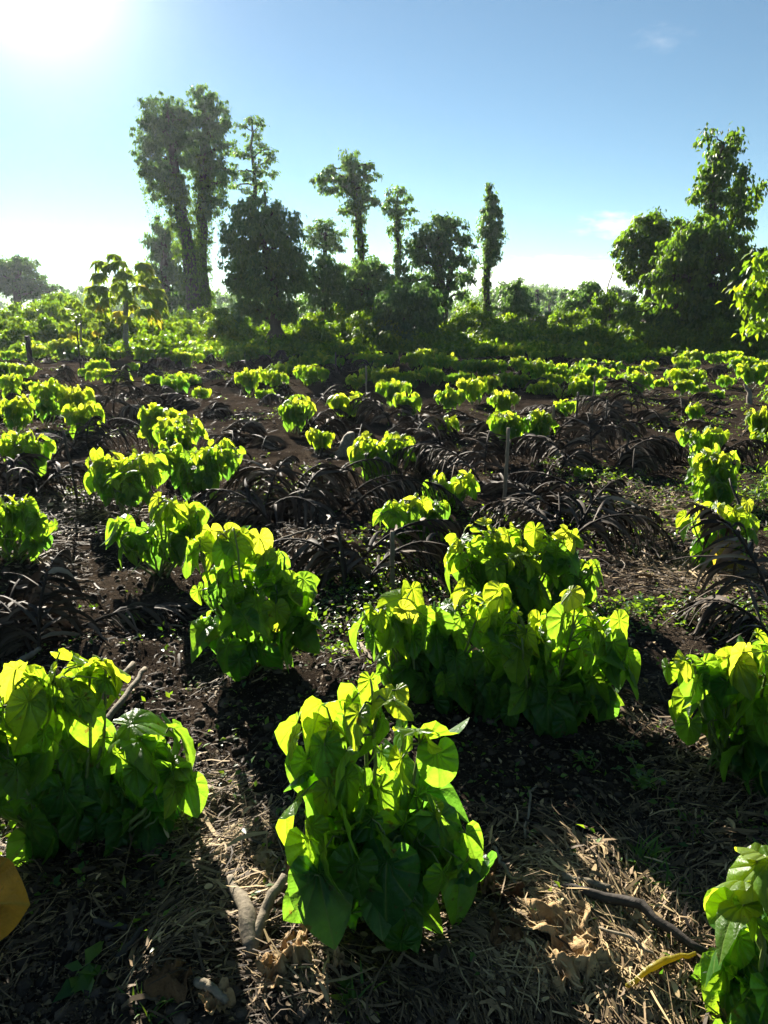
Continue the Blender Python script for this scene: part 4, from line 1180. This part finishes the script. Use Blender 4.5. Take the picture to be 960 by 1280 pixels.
tree('spreading_tree', 'wide-crowned dark tree between the thin tree and the slim column', 37,
     [[(548, 402, 7), (549, 350, 6), (551, 310, 4), (552, 285, 2)], [(552, 380, 3), (562, 340, 3), (575, 320, 2)]],
     [(548, 282, 18, 12), (565, 285, 14, 12), (535, 296, 18, 12), (560, 304, 20, 12), (520, 308, 14, 12), (582, 302, 11, 9), (512, 328, 14, 14), (535, 325, 16, 14), (562, 330, 16, 12), (584, 325, 12, 8), (584, 345, 11, 8), (512, 352, 14, 12), (540, 355, 12, 14), (570, 352, 10, 8), (558, 372, 12, 10), (582, 368, 8, 6)],
     leaf=.19, cover=1.05, hang=.6, tone=-.08, wraps=[(0, 2, 10, 9, 6, 1.2)], seed=9)
tree('vine_column', 'slim column of creepers standing alone against the sky', 38,
     [[(609, 410, 4), (609, 340, 4), (612, 280, 3), (611, 232, .6)]],
     [(611, 240, 5, 11), (614, 256, 8, 12), (612, 275, 12, 14), (618, 290, 11, 13), (609, 298, 9, 12), (616, 312, 9, 10), (610, 326, 7, 10)],
     leaf=.17, cover=1.5, hang=.9, wraps=[(0, 0, 14, 6, 2, 2.2)], hangers=[(613, 300, 8, 10, 26)], limbs=False, cat='vine-covered trunk', seed=10)
tree('hazy_tree', 'hazy blue-grey tree at the far left beyond the bank', 75,
     [[(20, 395, 5), (22, 350, 4), (24, 335, 2)]],
     [(10, 332, 20, 10), (30, 332, 16, 10), (15, 348, 26, 14), (45, 350, 14, 11), (-10, 345, 20, 16), (58, 362, 12, 9), (30, 362, 24, 12), (75, 370, 9, 5)], leaf=.3, cover=1.3, hang=.5, tone=-.1, seed=11)
# right-hand group
tree('large_leaved_vine_tree', 'tall right-hand tree hung with big-leaved vines above its neighbours', 30,
     [[(888, 420, 6), (886, 350, 5), (888, 280, 4.5), (892, 215, 3), (905, 180, 1.5)], [(905, 400, 4), (904, 330, 3), (915, 260, 2), (935, 235, 1.2)]],
     [(884, 172, 8, 7), (905, 180, 14, 10), (920, 172, 9, 8), (915, 195, 15, 9), (898, 205, 12, 12), (878, 218, 8, 16), (900, 225, 15, 14), (930, 215, 12, 8), (918, 240, 16, 11), (945, 236, 14, 6), (935, 250, 10, 7), (872, 240, 9, 10), (895, 255, 12, 16), (925, 262, 14, 7), (905, 280, 14, 12), (930, 282, 12, 10), (925, 305, 14, 12)],
     leaf=.22, cover=1.0, hang=.85, mat='vine', tone=-.05, wraps=[(0, 4, 12, 9, 7, 1.5)], hangers=[(880, 230, 8, 12, 50), (925, 250, 16, 12, 24)], group='trees on the right', seed=12)
tree('leafy_tree', 'rounded leafy tree at the left end of the right-hand mass', 32,
     [[(812, 425, 6), (812, 360, 5), (815, 310, 3)]],
     [(820, 275, 18, 9), (840, 282, 14, 12), (803, 285, 16, 11), (788, 308, 15, 13), (815, 305, 20, 16), (840, 310, 16, 18), (780, 322, 9, 8), (800, 330, 18, 14), (825, 340, 18, 18), (790, 345, 12, 8), (810, 362, 16, 14), (838, 350, 14, 20)],
     leaf=.2, cover=1.7, hang=.6, mat='vine', tone=.0, group='trees on the right', seed=13)
tree('vine_smothered_tree', 'massive vine-smothered tree under the tall right-hand one', 28.5,
     [[(872, 430, 9), (872, 370, 8), (872, 320, 4)]],
     [(868, 292, 22, 18), (890, 290, 18, 14), (850, 315, 24, 20), (880, 322, 28, 24), (915, 320, 22, 20), (840, 345, 22, 22), (872, 355, 30, 24), (910, 355, 28, 24), (940, 340, 20, 24), (845, 385, 28, 22), (880, 390, 30, 22), (920, 390, 28, 22), (945, 375, 20, 26), (808, 392, 24, 18), (830, 405, 22, 16)],
     leaf=.21, cover=1.8, hang=.75, mat='vine', tone=-.04, group='trees on the right', seed=14)
tree('leafy_tree', 'bright big-leaved tree leaning in from the right edge', 19,
     [[(985, 440, 5), (980, 390, 4), (972, 350, 2)]],
     [(950, 335, 12, 14), (965, 325, 16, 14), (940, 362, 16, 9), (960, 355, 18, 16), (928, 372, 12, 6), (952, 385, 16, 12), (975, 375, 22, 24), (955, 405, 12, 12)],
     leaf=.24, cover=.9, hang=.7, mat='bush', tone=.15, group='trees on the right', seed=15)
# trees in the gaps
SMALL = [
    ('draped_mound', 'big dark creeper-draped mound in front of the middle trees', 29.5, [[(508, 440, 5), (508, 400, 4), (508, 375, 2)]],
     [(495, 370, 24, 14), (525, 372, 22, 14), (480, 395, 16, 22), (508, 395, 32, 24), (537, 395, 14, 24), (485, 425, 16, 18), (510, 425, 32, 18), (538, 425, 13, 18)], .16, 1.7, 'tree', .9, -.12),
    ('dark_tree', 'dark bushy tree filling the gap under the umbrella tree', 36, [[(462, 405, 4), (462, 370, 3), (462, 340, 2)]],
     [(462, 332, 20, 9), (448, 345, 18, 12), (475, 345, 18, 12), (458, 365, 26, 16), (440, 375, 14, 16), (482, 372, 14, 16)], .2, 1.2, 'tree', .6, -.05),
    ('leafy_tree', 'bushy tree between the round tree and the umbrella tree', 38, [[(405, 405, 4), (405, 370, 3), (404, 345, 2)]],
     [(400, 328, 20, 10), (385, 345, 16, 14), (412, 345, 20, 14), (395, 368, 24, 18), (425, 365, 18, 18), (430, 340, 12, 8)], .2, 1.2, 'tree', .6, 0),
    ('conical_tree', 'dark conical bushy tree right of the slim column', 40, [[(643, 408, 4), (643, 380, 3), (643, 360, 2)]],
     [(643, 358, 9, 7), (638, 368, 14, 10), (650, 370, 12, 10), (640, 384, 22, 12), (658, 386, 14, 12)], .2, 1.5, 'tree', .6, -.1),
    ('round_tree', 'dark round-topped tree left of the right-hand mass', 38, [[(737, 410, 4), (737, 385, 3), (737, 365, 2)]],
     [(738, 362, 15, 8), (728, 372, 12, 9), (748, 374, 12, 10), (735, 388, 20, 12), (712, 385, 12, 10), (700, 392, 12, 8)], .2, 1.4, 'tree', .6, -.08),
    ('draped_mound', 'small vine-draped tree drooping before the right-hand mass', 31, [[(762, 438, 4), (762, 400, 3), (761, 375, 2)]],
     [(758, 372, 12, 8), (750, 382, 12, 10), (770, 382, 14, 10), (765, 398, 22, 12), (748, 400, 10, 12), (762, 418, 14, 14)], .19, 1.3, 'vine', .9, .02),
    ('vine_column', 'leaning twin stub of creepers on the skyline right of the conical tree', 95, [[(672, 395, 3), (671, 375, 3), (671, 362, 2)]],
     [(669, 372, 4, 10), (676, 368, 4, 7), (671, 385, 6, 8)], .3, 1.6, 'tree', .8, 0),
    ('feathery_tree', 'tiny pale feathery tree on the skyline', 110, [[(687, 395, 2), (687, 375, 1.5), (687, 362, 1)]],
     [(684, 364, 6, 4), (690, 366, 6, 4), (682, 374, 6, 5), (691, 376, 5, 4)], .35, 1.0, 'tree', .5, .1),
    ('vine_column', 'small rounded vine column on the skyline, left of a similar one', 90, [[(703, 395, 3), (703, 375, 3), (703, 364, 2)]],
     [(703, 366, 4, 6), (703, 378, 5, 10), (708, 386, 6, 8)], .3, 1.8, 'tree', .8, -.05),
    ('vine_column', 'small rounded vine column on the skyline, right of a similar one', 88, [[(719, 395, 3), (719, 375, 3), (719, 364, 2)]],
     [(719, 366, 4, 6), (719, 378, 5, 10)], .3, 1.8, 'tree', .8, -.05),
    ('hazy_tree', 'pale distant tree behind the conical one', 80, [[(628, 395, 3), (628, 375, 2), (628, 362, 1)]],
     [(626, 362, 8, 5), (634, 358, 8, 6), (622, 372, 8, 8), (655, 362, 8, 7), (660, 374, 8, 8)], .32, 1.2, 'tree', .5, .0),
    ('hazy_tree', 'pale distant tree behind the small draped tree', 85, [[(775, 395, 3), (775, 375, 2), (775, 362, 1)]],
     [(772, 362, 9, 5), (782, 368, 9, 7), (766, 372, 8, 7)], .32, 1.1, 'tree', .5, .05),
    ('leafy_tree', 'small leafy tree behind the left papaya pair', 44, [[(75, 400, 3), (75, 385, 2), (75, 375, 1)]],
     [(70, 375, 16, 7), (85, 378, 12, 8), (60, 385, 14, 8), (78, 388, 18, 9)], .2, 1.2, 'bush', .5, .0),
]
for i, (nm, lab, d, tr, lb, lf, cv, mt, hg, tn) in enumerate(SMALL):
    tree(nm, lab, d, tr, lb, leaf=lf, cover=cv, mat=mt, hang=hg, tone=tn, seed=30 + i, group='small trees along the bank')
b = W(757, 372, 31); b[2] = 1.2
stick('dead_branch', [W(757, 380, 31), W(760, 358, 31), W(767, 337, 31)], [.035, .025, .012], M['stake'], 'bare dead branch sticking up from the small draped tree', 'branch', 5, .01)


# papaya trees
def papaya(px, by, ty, d, label, nleaf, ll, rad, seed):
    r = np.random.default_rng(seed)
    B = W(px, by, d); B[2] = ground_h(B[0], B[1]); T = W(px, ty, d)
    root = empty('papaya_tree', B, label, 'papaya tree', 'papaya trees at the field edge'); place_root(root)
    z = np.linspace(0, 1, 10)[:, None]; pts = B - [0, 0, .05] + (T - B + [0, 0, .05]) * z; pts[1:-1] += r.normal(0, .015, (8, 3))
    mb = MB(); tube(mb, pts, np.linspace(rad, rad * .6, 10), 9); mb.build('trunk', M['palebark'], root)
    # crown leaves: long petiole and a lobed, drooping blade of seven fingers
    for k in range(nleaf):
        t = k / (nleaf - 1); a = k * 2.4 + r.normal(0, .15); e = R(62) - t * R(85) + r.normal(0, R(6))
        p0 = T - [0, 0, .55 * t * ll]; h = np.array([math.cos(a), math.sin(a), 0])
        d1 = h * math.cos(e) + np.array([0, 0, math.sin(e)])
        L1 = ll * r.uniform(.75, 1.1)
        p1 = p0 + d1 * L1 * .6 ; p2 = p1 + norm(d1 + np.array([0, 0, -.5])) * L1 * .4
        mb = MB(); tube(mb, [p0, p1, p2], [.012, .010, .007], 5, a=(0, 0, .5))
        for fz in range(7):
            fa = a + (fz - 3) * R(34); dr = R(18) + r.uniform(0, R(30)) + abs(fz - 3) * R(4)
            dd = np.array([[math.cos(fa) * math.cos(dr), math.sin(fa) * math.cos(dr), -math.sin(dr)]])
            X, Y, Z = frames(dd, np.array([[0, 0, 1.0]]) + r.normal(0, .25, (1, 3)))
            tv = _tv * [.8, 1, 1.8]
            sc = .52 * ll / .9 * (1 - .09 * abs(fz - 3)) * r.uniform(.85, 1.1)
            tone_ = np.clip(.4 + r.normal(0, .15) + (.5 if t > .85 else 0), 0, 1)
            instance(mb, tv, _tf, np.zeros((0, 4), int), _ta, p2[None], X, Y, Z, [sc], [tone_])
            for s in (-1, 1):   # side lobes of the finger
                d3 = norm(Y[0] + X[0] * s * .8)[None]; X3, Y3, Z3 = frames(d3, Z)
                instance(mb, tv, _tf, np.zeros((0, 4), int), _ta, (p2 + Y[0] * sc * .35)[None], X3, Y3, Z3, [sc * .5], [tone_])
        mb.build('leaf', M['papaya'], root)


papaya(157, 442, 352, 26.5, 'papaya tree with a pale trunk and a wide crown of drooping lobed leaves', 38, 1.05, .11, 1)
papaya(101, 444, 392, 26.5, 'small thin papaya tree left of the larger one', 18, .6, .05, 2)


def banana(px, by, d, label, seed):
    r = np.random.default_rng(seed); B = W(px, by, d); B[2] = 0
    root = empty('banana_plant', B, label, 'banana plant'); place_root(root)
    mb = MB(); T = B + [0, 0, .9]; tube(mb, [B - [0, 0, .05], (B + T) / 2, T], [.10, .09, .06], 9); mb.build('stem', M['stem'], root)
    for k, (a, e) in enumerate([(200, 78), (160, 60), (340, 65), (20, 50), (270, 70), (90, 60)]):
        n = 12; h = np.array([math.cos(R(a)), math.sin(R(a)), 0]); up = np.array([0, 0, 1.]); sd = np.cross(h, up); p = T.copy(); c = [p]
        ee = R(e)
        for q in range(n - 1):
            p = p + (h * math.cos(ee) + up * math.sin(ee)) * .11; c.append(p); ee -= R(7)
        c = np.array(c); t = np.linspace(0, 1, n); wd = (.20 * np.sin(np.clip(t * .95 + .05, 0, 1) * math.pi) ** .6)[:, None]
        v = np.concatenate([c - sd * wd + up * wd * .35, c, c + sd * wd + up * wd * .35])
        f = [(q, q + 1, n + q + 1, n + q) for q in range(n - 1)] + [(n + q, n + q + 1, 2 * n + q + 1, 2 * n + q) for q in range(n - 1)]
        aa = np.zeros((3 * n, 3)); aa[:, 2] = .5; mb = MB(); mb.add(v, f, aa); mb.build('leaf', M['bush'], root)


banana(790, 432, 29.5, 'banana plant with broad leaves before the right-hand mass', 3)


# ------------------------------------------------------------------ undergrowth bank
def bush(px, d, w_, h, label, group, seed, leaf=.15, mat='bush', tone=0.0, cover=1.25, y_px=None):
    r = np.random.default_rng(seed)
    B = W(px, 400, d); B[2] = ground_h(B[0], B[1])
    root = empty('bush', B, label, 'bush', group); place_root(root)
    mb = MB(); st = MB()
    nl = 6
    for k in range(nl):
        a = r.uniform(0, 6.28); q = r.uniform(.15, .75) if k else 0
        rr = r.uniform(.32, .5) * min(w_ * .55, h * 1.0); rz = min(rr * r.uniform(.75, 1.05), h * .6)
        top = h * (r.uniform(.72, 1.02) - .35 * q) if k else h
        c = B + np.array([math.cos(a) * q * w_ * .6, math.sin(a) * q * w_ * .45, max(top - rz, rz * .4)])
        foliage(mb, c, (rr * 1.15, rr * 1.1, rz), leaf, cover, r, hang=.55, tone=tone + r.normal(0, .05), inner=.12)
        tube(st, [B - [0, 0, .05] + np.array([math.cos(a), math.sin(a), 0]) * .06, (B + c) / 2 + [0, 0, .1], c], [.03, .02, .008], 5)
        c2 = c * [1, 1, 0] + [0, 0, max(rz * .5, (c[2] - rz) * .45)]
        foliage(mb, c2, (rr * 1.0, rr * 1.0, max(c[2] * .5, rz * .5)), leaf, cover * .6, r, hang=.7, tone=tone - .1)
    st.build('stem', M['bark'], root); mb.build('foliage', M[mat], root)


BANK = [  # x0, x1, n, d0, d1, width, height0, height1, label, group, tone
    (-30, 90, 5, 28, 31, 2.2, .9, 1.3, 'sunlit bush in the front of the bank left of the papaya trees', 'front bushes left of the papaya', .1),
    (-40, 130, 6, 34, 40, 3.0, 1.5, 2.0, 'taller bush at the back of the bank left of the papaya trees', 'back bushes left of the papaya', .05),
    (120, 290, 6, 30, 33, 2.4, 1.0, 1.35, 'sunlit bush of the hedge between the papaya and the round tree', 'hedge bushes right of the papaya', .12),
    (180, 300, 4, 36, 42, 2.8, 1.4, 1.9, 'bush at the feet of the tall twin trees', 'bushes under the twins', -.05),
    (375, 470, 4, 28.5, 31, 2.4, 1.0, 1.5, 'green bush of the shaded bank right of the round tree', 'bank bushes right of the round tree', -.02),
    (380, 490, 4, 34, 38, 2.8, 1.5, 2.0, 'bush behind the shaded bank under the umbrella tree', 'bushes under the umbrella tree', 0),
    (555, 620, 4, 30, 36, 2.2, 1.0, 1.6, 'bush around the foot of the slim column', 'bushes at the column foot', .08),
    (625, 740, 6, 28.5, 31, 2.4, .9, 1.2, 'sunlit vine bush on the front slope right of the slim column', 'front bushes right of the column', .1),
    (630, 760, 6, 34, 42, 3.0, 1.2, 1.6, 'bush behind the slope below the skyline columns', 'back bushes right of the column', .02),
    (740, 860, 5, 27.5, 29, 2.2, .9, 1.2, 'low bush in the front of the bank left below the right-hand mass', 'front bushes under the right-hand mass', .05),
    (850, 990, 6, 26, 27.5, 2.4, .9, 1.25, 'low bush at the right end of the bank', 'bushes at the right end of the bank', .05),
]
sd = 500
for x0, x1, n, d0, d1, wd, h0, h1, lab, grp, tn in BANK:
    r = np.random.default_rng(sd)
    for i in range(n):
        sd += 1
        px = x0 + (x1 - x0) * (i + .5 + r.uniform(-.3, .3)) / n
        bush(px, r.uniform(d0, d1), wd * r.uniform(.8, 1.2), r.uniform(h0, h1), lab, grp, sd, tone=tn, leaf=.15 if d0 < 33 else .18)
bush(1050, 6.2, .7, .5, 'bright tangled bush at the right edge beside the leaning stick', None, 801, leaf=.07, tone=.15)
bush(1040, 8.5, .9, .5, 'bright bush at the right edge behind the clearing grass', None, 802, leaf=.08, tone=.15)
bush(1010, 12.5, 1.2, .5, 'grassy bush at the right edge below the pale kava clump', None, 803, leaf=.09, tone=.1)
bush(590, 42, 3, 1.8, 'hazy bush far behind the slim column', None, 804, leaf=.2)


def far_mass():
    """Far-off wood on the skyline and low growth covering the land behind the bank."""
    r = np.random.default_rng(91); mb = MB()
    for k in range(150):
        a = R(r.uniform(-38, 38)); d = r.uniform(120, 260); h = r.uniform(2.2, 6.0) * d / 190
        c = np.array([math.sin(a) * d, math.cos(a) * d, h * .5])
        foliage(mb, c, (h * 1.0, h, h * .6), .6, .9, r, hang=.5, inner=.1)
    o = mb.build('distant_wood', M['tree']); tag(o, 'distant line of woodland on the skyline', None, None, 'stuff')
    mb = MB()
    for k in range(330):
        a = R(r.uniform(-36, 36)); d = r.uniform(25.5, 75) if k > 110 else r.uniform(24.5, 29); h = r.uniform(.35, .9) * (1 if d > 28 else .55)
        c = np.array([math.tan(a) * d, d, h * .3])
        foliage(mb, c, (h * 1.6, h * 1.6, h * .7), .2, .8, r, hang=.4, inner=.05)
    o = mb.build('undergrowth', M['bush']); tag(o, 'low tangled undergrowth covering the land behind the field', None, None, 'stuff')


far_mass()


# ------------------------------------------------------------------ haze
def haze():
    m, nt, out = newmat('humid air')
    v = N(nt, 'ShaderNodeVolumePrincipled')
    v.inputs['Color'].default_value = (.80, .88, 1.0, 1); v.inputs['Density'].default_value = HAZE
    v.inputs['Anisotropy'].default_value = .55
    nt.links.new(v.outputs[0], out.inputs['Volume'])
    x, y0, y1, z0, z1 = 440, -440, 440, -1.5, 16.0
    vv = [(sx, sy, sz) for sz in (z0, z1) for sy in (y0, y1) for sx in (-x, x)]
    f = [(0, 2, 3, 1), (4, 5, 7, 6), (0, 1, 5, 4), (2, 6, 7, 3), (0, 4, 6, 2), (1, 3, 7, 5)]
    mb = MB(); mb.add(vv, f); o = mb.build('haze', m, smooth=False); tag(o, 'humid morning air over the field', None, None, 'stuff')


HAZE = .00021
if HAZE: haze()
clean_roots()

S.cycles.use_denoising = True
S.cycles.max_bounces = 8; S.cycles.diffuse_bounces = 5; S.cycles.transmission_bounces = 5; S.cycles.transparent_max_bounces = 6
S.cycles.volume_bounces = 0
S.cycles.sample_clamp_indirect = 6.0
